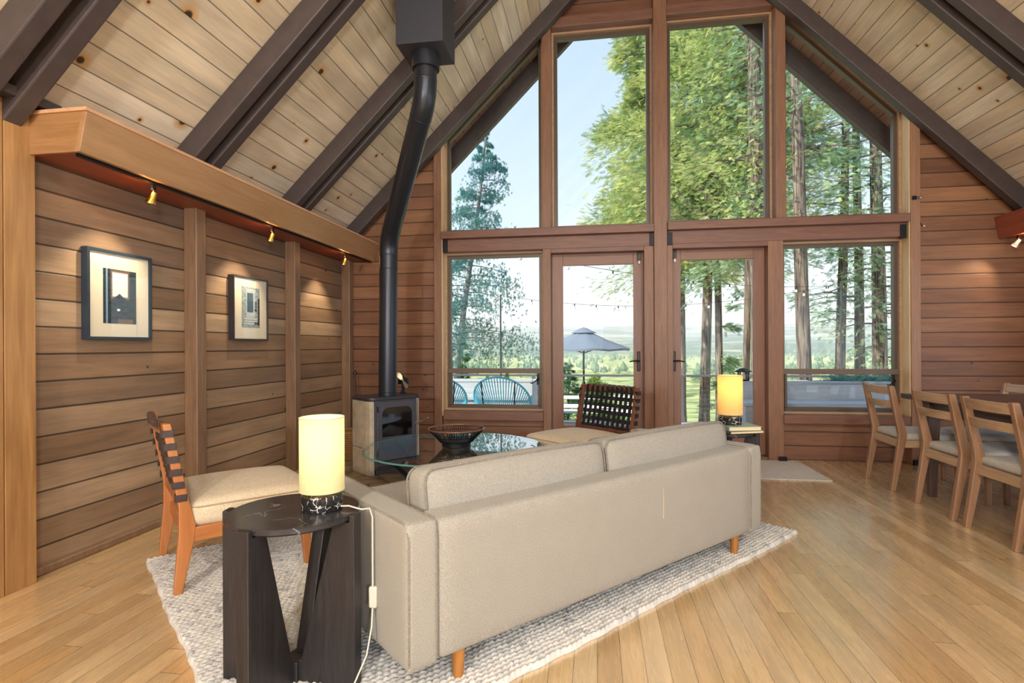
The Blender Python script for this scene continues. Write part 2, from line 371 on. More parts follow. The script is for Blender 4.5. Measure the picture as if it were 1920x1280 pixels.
# left wall: posts, panel, baseboard
for i, (ya, yb) in enumerate(((3.44, 3.535), (4.70, 4.795), (5.835, 5.93))):
    o = MB().box(XL, -2.735, ya, yb, 0, 2.2).build('trim_4', POST_Z, bevel=0.006, smooth=False)
    trim(o, ('upright cedar post between the two framed prints', 'upright cedar post past the smaller framed print', 'upright cedar post in the corner by the stove')[i], 'post')
for i, y0 in enumerate((2.205, 1.9, 1.6, 1.3)):
    y1 = (2.352, 2.2, 1.895, 1.595)[i]
    o = MB().box(XL, -2.76, y0, y1, 0, 2.35).build('trim_5', PANEL, bevel=0.003, smooth=False); trim(o, 'tall honey coloured wood panel board', 'panel'); o['group'] = 'panel boards'
o = MB().box(XL, -2.815, 2.352, 5.84, 0, 0.045).build('baseboard_left', POST_Z, bevel=0.01); struct(o, 'thin wood base moulding', 'baseboard')
o = MB().box(XL, -2.68, -1, 2.42, 2.35, 2.395).build('trim_6', RAFTER, smooth=False); trim(o, 'wall plate under the rafters', 'trim')

# light valance on the left wall: fascia leaning out at the top, soffit, top board, near end
mb = MB(); mb.prism([(-2.435, 2.318), (-2.462, 2.318), (-2.505, 2.123), (-2.478, 2.123)], lambda x, z: (x, 2.325, z), lambda x, z: (x, 5.94, z))
o = mb.build('trim_7', VALANCE, bevel=0.003, smooth=False); trim(o, 'long honey wood light valance over the framed prints', 'valance')
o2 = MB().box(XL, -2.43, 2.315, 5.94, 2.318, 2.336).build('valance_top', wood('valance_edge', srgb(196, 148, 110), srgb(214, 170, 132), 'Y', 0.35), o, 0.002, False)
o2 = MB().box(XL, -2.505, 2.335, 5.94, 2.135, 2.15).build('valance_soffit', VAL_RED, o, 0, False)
mb = MB(); mb.prism([(XL, 2.318), (-2.462, 2.318), (-2.505, 2.123), (XL, 2.123)], lambda x, z: (x, 2.325, z), lambda x, z: (x, 2.343, z)); mb.build('valance_end', wood('valance_end_wood', srgb(140, 100, 62), srgb(168, 126, 82), 'X', 0.35), o, 0.002, False)
o2 = MB().box(-2.535, -2.512, 2.36, 5.9, 2.112, 2.136).build('light_track', BLACK, o, 0, False)
# the matching valance on the other side
mb = MB(); mb.prism([(3.80, 2.366), (3.83, 2.366), (3.868, 2.17), (3.838, 2.17)], lambda x, z: (x, 2.9, z), lambda x, z: (x, 5.94, z))
o = mb.build('trim_8', VAL_RED, bevel=0.003, smooth=False); trim(o, 'dark red wood light valance above the dining table', 'valance')
MB().box(3.80, XR, 2.9, 5.94, 2.366, 2.384).build('valance_top', VAL_RED, o, 0, False)
MB().box(3.868, XR, 2.92, 5.94, 2.175, 2.19).build('valance_soffit', VAL_RED, o, 0, False)
o = MB().box(4.07, XR, 5.83, 5.93, 0, 2.17).build('trim_9', POST_Z, bevel=0.006, smooth=False); trim(o, 'corner post beyond the dining table', 'post')

# ------------------------------------------------------------------ glazed gable frame
YF = 5.87
def bx(name, mat, x0, x1, y0, y1, z0, z1, label, cat='trim', bev=0.004, parent=None):
    o = MB().box(x0, x1, y0, y1, z0, z1).build(name, mat, parent, bev, False)
    if not parent: trim(o, label, cat)
    return o
bx('trim_10', CEDAR_Z, 0.598, 0.732, 5.84, 6.13, 0, ZR - 0.2, 'tall centre post between the two glass doors', 'post', 0.006)
o = MB().prism([(LP0, 0), (LP1, 0), (LP1, roofz(LP1) - 0.03), (LP0, roofz(LP0) - 0.03)], lambda x, z: (x, YF, z), lambda x, z: (x, YG + 0.01, z)).build('trim_11', CEDAR_Z, bevel=0.004, smooth=False); trim(o, 'window post beside the stovepipe', 'post')
o = MB().prism([(RP0, 0), (RP1, 0), (RP1, roofz(RP1) - 0.03), (RP0, roofz(RP0) - 0.03)], lambda x, z: (x, YF - 0.03, z), lambda x, z: (x, YG + 0.01, z)).build('trim_12', wood('window_post_wood', srgb(134, 98, 74), srgb(162, 122, 94), 'Z', 0.45), bevel=0.004, smooth=False); trim(o, 'window post beside the dining table', 'post')
# pale jamb linings
o = MB().box(LP1 - 0.004, LP1 + 0.012, YF + 0.012, 6.1, 0.40, roofz(LP1) - 0.06).build('trim_13', PALE_Z, smooth=False); trim(o, 'pale jamb of the window beside the stovepipe', 'jamb')
o = MB().box(RP0 - 0.012, RP0 + 0.004, YF - 0.015, 6.1, 0.40, roofz(RP0) - 0.06).build('trim_14', PALE_Z, smooth=False); trim(o, 'pale jamb of the window beside the dining table', 'jamb')
# ledge, header
for i, (a, b) in enumerate(((-1.664, 0.598), (0.732, 2.995))):
    zz = (0, 0.012)[i]
    bx('trim_15', CEDAR_X, a, b, 5.80, 6.1, 2.335 + zz, 2.415 + zz, ('wood ledge above the stove side door', 'wood ledge above the dining side door')[i], 'ledge')
    bx('trim_16', CEDAR_X, a + 0.01, b - 0.01, 5.87, 6.1, 2.20 + zz, 2.335 + zz, ('door header beam on the stove side', 'door header beam on the dining side')[i], 'beam')
for (x, w, l) in ((-1.655, 0.05, 'beside the stovepipe'), (0.555, 0.045, 'against the centre post, stove side'), (0.735, 0.05, 'against the centre post, dining side'), (2.935, 0.05, 'beside the dining table')):
    o = bx('beam_bracket', BLACK, x, x + w, 5.855, 5.9, 2.20, 2.33, '', bev=0.002)
    del o['kind']; tag(o, 'black iron beam bracket ' + l, 'bracket', 'iron beam brackets')
for x, l in ((1.80, 'at the foot of the dining side door jamb'), (3.02, 'at the foot of the window post by the dining table')):
    o = MB().box(x, x + 0.07, 5.80, 5.835, 0, 0.05).box(x, x + 0.07, 5.80, 5.87, 0, 0.006).build('post_foot_bracket', BLACK, None, 0.002, False); tag(o, 'small black iron foot bracket ' + l, 'bracket', 'iron foot brackets')
# upper mullions and top trim
bx('trim_17', CEDAR_Z, -0.56, -0.465, 5.86, 6.12, 2.41, 4.66, 'upper mullion on the stove side', 'mullion')
bx('trim_18', CEDAR_Z, 1.795, 1.89, 5.86, 6.12, 2.42, 4.66, 'upper mullion on the dining side', 'mullion')
bx('trim_19', CEDAR_X, -0.465, 0.598, 5.87, 6.12, 4.565, 4.67, 'top rail of the tall window on the stove side', 'trim')
bx('trim_20', CEDAR_X, 0.732, 1.795, 5.87, 6.12, 4.585, 4.69, 'top rail of the tall window on the dining side', 'trim')
# sills
bx('trim_21', CEDAR_X, -1.66, -0.56, 5.85, 6.1, 0.36, 0.455, 'window sill near the stove', 'sill')
bx('trim_22', CEDAR_X, 1.86, 3.02, 5.85, 6.1, 0.375, 0.462, 'window sill near the dining table', 'sill')
# door casings
for x0, x1, z1, mat, nm, l in ((-0.56, -0.475, 2.225, CEDAR_Z, 'trim_23', 'stove side door jamb'), (0.50, 0.598, 2.225, CEDAR_Z, 'trim_24', 'stove side door jamb by the centre post'),
                               (0.732, 0.79, 2.235, CEDAR_Z, 'trim_25', 'dining side door jamb by the centre post'), (1.72, 1.865, 2.235, CEDAR_Z, 'trim_26', 'dining side door jamb')):
    bx(nm, mat, x0, x1, 5.875, 6.12, 0, z1, l, 'jamb')
bx('trim_27', CEDAR_X, -0.475, 0.50, 5.875, 6.12, 2.155, 2.225, 'stove side door head', 'jamb')
bx('trim_28', CEDAR_X, 0.79, 1.72, 5.875, 6.12, 2.165, 2.235, 'dining side door head', 'jamb')
bx('trim_29', plain('threshold', srgb(120, 96, 70), 0.4), -0.475, 1.72, 5.9, 6.14, 0.0, 0.025, 'door threshold', 'threshold')

def door(name, x0, x1, gx0, gx1, zt, gt, handle_x, hs, label, swing):
    d = bpy.data.objects.new(name, None); C.objects.link(d); struct(d, label, 'door')
    y0, y1 = 6.0, 6.045; gb_ = 0.30
    MB().box(x0, gx0, y0, y1, 0.03, zt).build('stile', DOORWOOD, d, 0.003, False); MB().box(gx1, x1, y0, y1, 0.03, zt).build('stile', DOORWOOD, d, 0.003, False)
    MB().box(gx0, gx1, y0, y1, gt, zt).build('rail', DOORWOOD_X, d, 0.003, False); MB().box(gx0, gx1, y0, y1, 0.03, gb_).build('rail', DOORWOOD_X, d, 0.003, False)
    MB().box(gx0 - 0.005, gx1 + 0.005, y0 + 0.02, y0 + 0.024, gb_ - 0.005, gt + 0.005).build('glass_pane', GLASS, d, 0, False)
    h = MB().box(handle_x - 0.017, handle_x + 0.017, y0 - 0.012, y0, 0.89, 1.10).build('handle_plate', BRONZE, d, 0.006)
    lv = MB(); lv.tube([(handle_x, y0 - 0.01, 1.0), (handle_x, y0 - 0.05, 1.0), (handle_x + hs * 0.04, y0 - 0.055, 1.003), (handle_x + hs * 0.1, y0 - 0.05, 0.992)], [0.011, 0.01, 0.008, 0.006], 8); lv.tube([(handle_x, y0 - 0.025, 0.925), (handle_x, y0 - 0.01, 0.925)], 0.012, 8)
    lv.build('lever', BRONZE, h)
    c = MB().box(handle_x - 0.01, handle_x + 0.026 if swing > 0 else handle_x + 0.026, y0 - 0.03, y0, zt - 0.10, zt - 0.01).build('latch_box', BRONZE, d, 0.003)
    MB().box(handle_x - 0.002, handle_x + 0.02, y0 - 0.026, y0 - 0.002, zt - 0.135, zt - 0.10).build('latch_tip', WHITE, c, 0.003)
    return d
door('door_1', -0.47, 0.515, -0.352, 0.398, 2.165, 2.035, 0.449, -1, 'glazed fir door on the stove side of the centre post', 1)
door('door_2', 0.745, 1.765, 0.885, 1.612, 2.175, 2.06, 0.815, 1, 'glazed fir door on the dining side of the centre post', -1)

def window(name, poly, label, sash=0.035, fr=PALE_X, yg=6.05, rails=None):
    """glazing: pale stop, dark sash and one pane following the polygon"""
    w = bpy.data.objects.new(name, None); C.objects.link(w); struct(w, label, 'window')
    def inset(p, d):
        n = len(p); out = []
        cxm = sum(a for a, b in p) / n; 
        for i in range(n):
            a, b, c = Vector(p[i - 1]), Vector(p[i]), Vector(p[(i + 1) % n])
            e1 = (b - a).normalized(); e2 = (c - b).normalized(); n1 = Vector((-e1.y, e1.x)); n2 = Vector((-e2.y, e2.x))
            k = d / max(0.2, 1 + n1.dot(n2)); out.append(tuple(b + (n1 + n2) * k))
        return out
    def ring(nm, mat, outer, inner, y0, y1):
        mb = MB(); n = len(outer)
        vs = [(x, y0, z) for x, z in outer] + [(x, y0, z) for x, z in inner] + [(x, y1, z) for x, z in outer] + [(x, y1, z) for x, z in inner]
        fs = []
        for i in range(n):
            j = (i + 1) % n
            fs += [(i, j, n + j, n + i), (2 * n + i, 3 * n + i, 3 * n + j, 2 * n + j), (i, 2 * n + i, 2 * n + j, j), (n + i, n + j, 3 * n + j, 3 * n + i)]
        mb.add(vs, fs); return mb.build(nm, mat, w, 0, False)
    p1 = inset(poly, 0.022); p2 = inset(p1, sash)
    ring('window_stop', fr, poly, p1, 5.98, 6.08)
    ring('window_sash', SASH, p1, p2, yg - 0.03, yg + 0.03)
    MB().prism(inset(p2, -0.004), lambda x, z: (x, yg, z), lambda x, z: (x, yg + 0.004, z)).build('glass_pane', GLASS, w, 0, False)
    return w, p2
LR0, RR0 = roofz(LP1) - 0.05, roofz(RP0) - 0.05
window('window_1', [(LP1 + 0.012, 2.415), (-0.56, 2.415), (-0.56, roofz(-0.56) - 0.05), (LP1 + 0.012, LR0 + 0.012)], 'four sided gable window above the stove side', 0.03, PALE_X)
window('window_2', [(-0.465, 2.415), (0.598, 2.415), (0.598, 4.565), (-0.465, 4.565)], 'tall upper window on the stove side of the centre post')
window('window_3', [(0.732, 2.427), (1.795, 2.427), (1.795, 4.585), (0.732, 4.585)], 'tall upper window on the dining side of the centre post')
window('window_4', [(1.89, 2.427), (RP0 - 0.012, 2.427), (RP0 - 0.012, RR0 + 0.012), (1.89, roofz(1.89) - 0.05)], 'four sided gable window above the dining table', 0.03, PALE_X)
for nm, x0, x1, zb, zt, l, ck in (('window_5', LP1 + 0.012, -0.56, 0.455, 2.2, 'picture window behind the stove with an awning sash below', -0.63), ('window_6', 1.865, RP0 - 0.012, 0.462, 2.212, 'picture window beside the dining table with an awning sash below', 2.93)):
    w, p2 = window(nm, [(x0, zb), (x1, zb), (x1, zt), (x0, zt)], l, 0.032)
    MB().box(x0 + 0.02, x1 - 0.02, 6.0, 6.09, 0.862, 0.915).build('mid_rail', plain('sash_rail', srgb(112, 94, 78), 0.45), w, 0.003, False)
    mb = MB(); a, b, c, d = x0 + 0.05, x1 - 0.05, zb + 0.05, 0.86
    mb.box(a, b, 6.0, 6.03, c - 0.028, c + 0.012); mb.box(a, a + 0.022, 6.0, 6.03, c, d); mb.box(b - 0.022, b, 6.0, 6.03, c, d)
    mb.build('awning_sash', SASH, w, 0.002, False)
    mb = MB(); mb.tube([(ck, 6.0, 0.80), (ck, 5.97, 0.80), (ck - 0.01, 5.955, 0.79), (ck - 0.06, 5.95, 0.755), (ck - 0.075, 5.95, 0.76)], [0.016, 0.014, 0.008, 0.006, 0.008], 8); mb.box(ck - 0.012, ck + 0.012, 5.985, 6.01, 0.74, 0.86)
    mb.build('sash_crank', BLACK, w, 0.002)

# ------------------------------------------------------------------ furniture materials
LINEN = fabric('oatmeal_linen', srgb(130, 126, 117), srgb(174, 170, 160), 1000.0, mott=0.05)
PIPING = fabric('piping_linen', srgb(112, 106, 96), srgb(146, 139, 127), 400.0)
CREAM = fabric('cream_canvas', srgb(196, 178, 148), srgb(226, 210, 182), 420.0, bstr=0.25)
CREAMPIPE = fabric('cream_piping', srgb(150, 132, 104), srgb(186, 168, 138), 400.0)
TEAKLEG = wood('teak_leg', srgb(150, 96, 40), srgb(186, 126, 62), 'Z', 0.4)
CHERRY = wood('cherry_chair', srgb(160, 98, 54), srgb(194, 128, 76), 'Z', 0.3, 0.7, 0.8)
CHERRY_X = wood('cherry_chair_rail', srgb(160, 98, 54), srgb(194, 128, 76), 'X', 0.3, 0.7, 0.8)
WALNUT = wood('walnut_chair', srgb(92, 52, 36), srgb(126, 76, 50), 'Z', 0.35, 0.7, 0.8)
STRAP = plain('dark_leather_strap', srgb(46, 38, 40), 0.35, 0, 60, 0.15, 0.1)
EBONY = wood('black_stained_oak', srgb(22, 20, 22), srgb(48, 44, 44), 'Z', 0.42, 2.2, 0.9, bump=0.3)

def marble(name, base, vein, scale, rough=0.18, lo=0.012, hi=0.03):
    k = NT(name); p = k.obj()
    w = k.n('TexNoise', {'Vector': p, 'Scale': scale * 1.6, 'Detail': 4.0}).outputs['Color']
    v = k.n('VectorMath', {0: p, 1: k.n('VectorMath', {0: w, 'Scale': 0.35 / scale * 3}, operation='SCALE').outputs[0]}, operation='ADD').outputs[0]
    vo = k.n('TexVoronoi', {'Vector': v, 'Scale': scale}, feature='DISTANCE_TO_EDGE').outputs[0]
    m = k.noise(p, scale * 1.3, 2.0)
    vv = k.math('MULTIPLY', k.smooth(vo, hi, lo), k.smooth(m, 0.46, 0.56))
    cl = k.ramp(k.noise(p, scale * 3, 5.0), [(0.3, tuple(c * 0.7 for c in base[:3]) + (1,)), (0.75, tuple(min(1, c * 1.5) for c in base[:3]) + (1,))])
    k.bsdf(k.mix(vv, cl, vein), rough, 0.0, **{'Specular IOR Level': 0.5}); return k.m
BLKMARBLE = marble('black_marble_top', srgb(46, 44, 46), srgb(120, 118, 118), 3.2, 0.2, 0.002, 0.008)
LAMPMARBLE = marble('black_marble_base', srgb(36, 34, 36), srgb(220, 216, 208), 26.0, 0.2, 0.02, 0.05)

# ------------------------------------------------------------------ sofa
SP = Vector((-0.595, 1.677, 0)); SU = Vector((0.682, 0.731, 0)); SW = Vector((-0.731, 0.682, 0)); SRZ = math.atan2(SU.y, SU.x)
sofa = thing('sofa', 'oatmeal linen sofa seen from behind on the chunky rug', 'sofa', (SP.x, SP.y, 0.0), SRZ)
L_, D_, H_, TA, ZB = 2.23, 0.86, 0.597, 0.113, 0.122
def slab(x0, x1, y0, y1, z0, z1, r=0.022, n=10, puff=0.0, puffs=0.0):
    mb = cushion((x1 - x0) / 2, (y1 - y0) / 2, (z1 - z0) / 2, r, puff, n, puffs); c = Vector(((x0 + x1) / 2, (y0 + y1) / 2, (z0 + z1) / 2))
    mb.v = [tuple(Vector(p) + c) for p in mb.v]; return mb
slab(TA, L_ - TA, 0.0, 0.15, ZB, H_ - 0.004, 0.03, 14).build('back_panel', LINEN, sofa)
slab(TA - 0.01, L_ - TA + 0.01, 0.03, D_ - 0.04, ZB, 0.29, 0.02).build('seat_base', LINEN, sofa)
for i, x0 in enumerate((0.0, L_ - TA)):
    a = slab(x0, x0 + TA, 0.0, D_, ZB, H_, 0.016, 14).build('arm', LINEN, sofa)
    for xe in (x0 + 0.006, x0 + TA - 0.006):
        pts = [(xe, 0.004, ZB + 0.02), (xe, 0.003, H_ - 0.05), (xe, 0.012, H_ - 0.014), (xe, 0.045, H_ - 0.003), (xe, D_ - 0.04, H_ - 0.003), (xe, D_ - 0.01, H_ - 0.02), (xe, D_ - 0.002, H_ - 0.05), (xe, D_ - 0.002, ZB + 0.02)]
        MB().tube(pts, 0.0042, 6).build('piping', PIPING, a)
for x0, x1 in ((TA + 0.004, L_ / 2 - 0.003), (L_ / 2 + 0.003, L_ - TA - 0.004)):
    sc = slab(x0, x1, 0.16, D_ + 0.03, 0.288, 0.505, 0.055, 14, 0.032, 0.0).build('seat_cushion', LINEN, sofa)
    # back cushion: leans on the back, plump, with piped edges
    hw = (0.478 if x0 < 1 else 0.517); ch, ct = 0.185, 0.078
    bc = cushion(hw, ct, ch, 0.05, 0.0, 16, 0.0)
    for i, p in enumerate(bc.v):
        fx, fz = max(0, 1 - (p[0] / hw) ** 2), max(0, 1 - (p[2] / ch) ** 2)
        bc.v[i] = (p[0], p[1] * (1 + 0.38 * (fx * fz) ** 0.5), p[2] + 0.008 * fx * (1 if p[2] > 0 else 0))
    b = bc.build('back_cushion', LINEN, sofa)
    ti = R(-8); b.rotation_euler = (ti, 0, 0); b.location = (0.632 if x0 < 1 else 1.632, 0.222, 0.532)
    for sy in (-1, 1):
        ou = rrect(hw - 0.006, ch - 0.004, 0.05, 6)
        MB().tube([(x, sy * (ct - 0.010), z + 0.008 * max(0, 1 - (x / hw) ** 2) * (1 if z > 0 else 0)) for x, z in ou], 0.0045, 6, loop=True).build('piping', PIPING, b)
for x, y in ((0.22, 0.05), (L_ - 0.205, 0.05), (0.22, D_ - 0.08), (L_ - 0.205, D_ - 0.08)):
    MB().lathe([(0.0, 0.0), (0.018, 0.0), (0.026, ZB + 0.01), (0.0, ZB + 0.01)], 20, (x, y, 0.012)).build('leg', TEAKLEG, sofa)
MB().tube([(1.32, -0.003, 0.50), (1.322, -0.002, 0.43), (1.321, -0.002, 0.36)], 0.0012, 5).build('loose_thread', CREAM, sofa)

# ------------------------------------------------------------------ rugs
def rug():
    k = NT('chunky_wool'); p = k.obj()
    sx = k.n('SeparateXYZ', {0: p}); rw = k.math('DIVIDE', sx.outputs[1], 0.023); ri_ = k.math('FLOOR', rw)
    cx_ = k.math('FLOOR', k.math('ADD', k.math('DIVIDE', sx.outputs[0], 0.028), k.math('MULTIPLY', k.math('MODULO', ri_, 2.0), 0.5)))
    cr1 = k.n('TexWhiteNoise', {'Vector': k.comb(cx_, ri_, 0.0)}, noise_dimensions='2D').outputs[0]
    nz = k.noise(p, 220.0, 3.0); big = k.noise(p, 3.0, 3.0)
    c = k.ramp(k.math('ADD', k.math('MULTIPLY', cr1, 0.8), k.math('MULTIPLY', nz, 0.35)), [(0.12, srgb(120, 124, 126)), (0.18, srgb(190, 191, 190)), (0.30, srgb(216, 215, 211)), (0.9, srgb(230, 228, 220))])
    c = k.mix(1.0, c, k.ramp(big, [(0.3, srgb(226, 226, 228)), (0.7, srgb(255, 255, 255))]), 'MULTIPLY')
    k.bsdf(c, 1.0, 0.0, nz, 0.5, 0.004, **{'Specular IOR Level': 0.1})
    A, B = 3.145, 2.09; nx, ny = 450, 365
    X, Y = np.meshgrid(np.linspace(0, A, nx + 1), np.linspace(0, B, ny + 1), indexing='ij')
    rs = np.random.RandomState(3); wob = rs.rand(nx + 1, ny + 1)
    row = Y / 0.023; ph = (np.floor(row) % 2) * 0.5
    Z = 0.010 + 0.012 * (np.abs(np.sin(PI * row)) ** 0.6) * (0.45 + 0.55 * np.abs(np.sin(PI * (X / 0.028 + ph)))) + 0.005 * wob
    edge = np.minimum(np.minimum(X, A - X), np.minimum(Y, B - Y)); Z = np.where(edge < 0.001, 0.001, Z)
    wx = 0.003 * np.sin(Y * 34) + 0.004 * np.sin(Y * 7.3 + 1) ; wy = 0.003 * np.sin(X * 37) + 0.006 * np.sin(X * 4.1)
    X2, Y2 = X + wx, Y + wy
    vs = np.stack([X2.ravel(), Y2.ravel(), Z.ravel()], 1)
    i, j = np.meshgrid(np.arange(nx), np.arange(ny), indexing='ij'); b = (i * (ny + 1) + j).ravel()
    fs = np.stack([b, b + ny + 1, b + ny + 2, b + 1], 1)
    o = raw('area_rug', vs, fs, k.m, None, True)
    o.location = (-0.857, 1.263, 0.0); o.rotation_euler = (0, 0, math.atan2(0.749, 0.663))
    tag(o, 'large chunky white and grey wool rug under the sofa', 'rug')
rug()
k = NT('flat_woven_mat'); p = k.obj(); nz = k.noise(k.n('Mapping', {0: p, 3: (30, 160, 30)}).outputs[0], 1.0, 3.0); sp = k.noise(p, 45.0, 2.0)
k.bsdf(k.mix(k.smooth(sp, 0.66, 0.72), k.ramp(nz, [(0.3, srgb(186, 178, 166)), (0.7, srgb(216, 209, 198))]), srgb(120, 118, 120)), 1.0, 0.0, nz, 0.5, 0.003)
mat_o = MB().box(0.98, 1.985, 5.03, 5.84, 0, 0.01).build('door_mat', k.m, bevel=0.004, smooth=False); tag(mat_o, 'small flat woven oatmeal mat before the glass door', 'mat')

# ------------------------------------------------------------------ side tables with marble tops
def side_table(label, loc, rz, group):
    t = thing('side_table', label, 'side table', loc, rz, group); H = 0.60 - loc[2]
    MB().lathe([(0.0, H - 0.022), (0.215, H - 0.022), (0.222, H - 0.016), (0.222, H - 0.004), (0.218, H), (0.0, H)], 64).build('table_top', BLKMARBLE, t)
    for a in (R(4), R(92), R(195), R(-90)):
        M = Matrix.Rotation(a, 4, 'Z'); th = 0.024
        poly = [(0.03, 0.0), (0.243, 0.0), (0.243, H), (0.2225, H), (0.2225, H - 0.024), (0.165, H - 0.024), (0.04, 0.075), (0.03, 0.075)]
        MB().prism(poly, lambda x, z: M @ Vector((x, -th, z)), lambda x, z: M @ Vector((x, th, z))).build('leg', EBONY, t, 0.003, False)
    MB().box(-0.035, 0.035, -0.035, 0.035, 0.0, 0.07).build('leg_joint', EBONY, t, 0.003, False)
    return t
STC = Vector((-1.047, 1.787, 0))
side_table('black oak side table with round black marble top in front of the sofa arm', (STC.x, STC.y, 0.016), R(-8), 'black side tables')
ST2 = Vector((0.82, 3.86, 0))
side_table('black side table mostly hidden beyond the far sofa arm', (ST2.x, ST2.y, 0.016), R(-28), 'black side tables')

k = NT('lit_shade_linen'); p = k.obj(); nz = k.noise(k.n('Mapping', {0: p, 3: (300, 300, 60)}).outputs[0], 1.0, 2.0)
cc = k.ramp(nz, [(0.3, srgb(226, 220, 186)), (0.7, srgb(238, 232, 202))])
d = k.n('BsdfDiffuse', {0: cc}); tr = k.n('BsdfTranslucent', {0: cc}); em = k.n('Emission', {0: srgb(252, 246, 190), 1: 0.10})
mx = k.n('MixShader', {0: 0.6, 1: d, 2: tr}); ad = k.n('AddShader', {0: mx, 1: em}); k.t.links.new(ad.outputs[0], k.out.inputs[0]); SHADE1 = k.m
k = NT('lit_shade_amber'); d = k.n('BsdfDiffuse', {0: srgb(238, 212, 156)}); tr = k.n('BsdfTranslucent', {0: srgb(244, 216, 158)}); em = k.n('Emission', {0: srgb(250, 214, 130), 1: 0.14})
mx = k.n('MixShader', {0: 0.6, 1: d, 2: tr}); ad = k.n('AddShader', {0: mx, 1: em}); k.t.links.new(ad.outputs[0], k.out.inputs[0]); SHADE2 = k.m
CLEAR = glassy('clear_acrylic', (0.93, 0.9, 0.8, 1), 1.0)
BULB = emit('bulb_glow', srgb(255, 226, 170), 6.0)
def lamp(label, loc, shade, watts, lc, rb=0.070):
    t = thing('table_lamp', label, 'lamp', loc, 0, 'marble based table lamps')
    MB().lathe([(0.0, 0.0), (rb - 0.002, 0.0), (rb, 0.004), (rb, 0.048), (rb - 0.004, 0.052), (0.0, 0.052)], 48).build('lamp_base', LAMPMARBLE, t)
    MB().lathe([(rb - 0.006, 0.052), (rb - 0.006, 0.064), (0, 0.064)], 40).build('acrylic_disc', CLEAR, t)
    MB().lathe([(0.0, 0.052), (0.012, 0.052), (0.012, 0.10), (0.018, 0.105), (0.018, 0.15), (0.0, 0.15)], 16).build('lamp_stem', BRASS, t)
    MB().lathe([(0.0, 0.15), (0.014, 0.152), (0.026, 0.185), (0.02, 0.215), (0.0, 0.225)], 16).build('bulb', BULB, t)
    r = rb + 0.006; MB().lathe([(r, 0.066), (r, 0.320), (r - 0.0015, 0.320), (r - 0.0015, 0.066), (r, 0.066)], 64).build('lamp_shade', shade, t)
    for z in (0.066, 0.320): MB().tube([(r * math.cos(a) , r * math.sin(a), z) for a in [2 * PI * i / 48 for i in range(48)]], 0.0018, 5, loop=True).build('shade_trim', plain('shade_trim', srgb(206, 196, 150), 0.7), t)
    l = bpy.data.lights.new('lamp_light', 'POINT'); l.energy = watts; l.color = lc; l.shadow_soft_size = 0.03
    lo = bpy.data.objects.new('lamp_light', l); C.objects.link(lo); lo.parent = t; lo.location = (0, 0, 0.26)
    return t
LC = Vector((-0.955, 1.812, 0.601))
lamp1 = lamp('lit cream cylinder lamp on black marble base, on the front side table', LC, SHADE1, 0.9, (1.0, 0.92, 0.74))
cd = MB(); pts = [(0.068, 0.0, 0.010), (0.10, 0.0, 0.012), (0.135, -0.006, 0.006), (0.150, -0.005, 0.0035), (0.170, 0.012, 0.003), (0.178, 0.018, -0.03), (0.178, 0.018, -0.2), (0.178, 0.018, -0.27)]
cd.tube(pts, 0.0028, 6)
cd.tube([(0.178, 0.016, -0.34), (0.185, -0.01, -0.40), (0.188, -0.06, -0.47), (0.17, -0.15, -0.545), (0.13, -0.235, -0.576), (0.12, -0.27, -0.576), (0.17, -0.29, -0.576), (0.26, -0.22, -0.576), (0.36, -0.12, -0.576), (0.42, 0.0, -0.576)], 0.0028, 6)
crd = cd.build('cord', plain('clear_cord', srgb(214, 208, 192), 0.3), lamp1)
MB().box(0.166, 0.196, 0.006, 0.026, -0.345, -0.27).build('inline_switch', plain('switch_plastic', srgb(206, 200, 184), 0.35), crd, 0.006)
BK = 0.601
def book(label, loc, rz, sx, sy, sz, cover):
    b = thing('book', label, 'book', loc, rz, 'books under the second lamp')
    MB().box(-sx / 2, sx / 2, -sy / 2, sy / 2, 0, 0.003).build('cover', cover, b, 0.001, False); MB().box(-sx / 2, sx / 2, -sy / 2, sy / 2, sz - 0.003, sz).build('cover', cover, b, 0.001, False)
    MB().box(-sx / 2, -sx / 2 + 0.003, -sy / 2, sy / 2, 0.003, sz - 0.003).build('spine', cover, b, 0.001, False)
    MB().box(-sx / 2 + 0.003, sx / 2 - 0.006, -sy / 2 + 0.005, sy / 2 - 0.005, 0.003, sz - 0.003).build('pages', plain('book_pages', srgb(226, 206, 160), 0.8), b, 0, False)
book('thin grey book lying on the far side table', (0.90, 3.83, BK), R(20), 0.24, 0.31, 0.018, plain('grey_cover', srgb(92, 92, 84), 0.5))
book('pale green book stacked right under the amber lamp', (0.905, 3.825, BK + 0.0185), R(14), 0.22, 0.29, 0.026, plain('green_cover', srgb(150, 176, 166), 0.35))
lamp2 = lamp('lit amber cylinder lamp on the books beyond the sofa', (0.872, 3.80, BK + 0.045), SHADE2, 0.55, (1.0, 0.86, 0.64), 0.072)

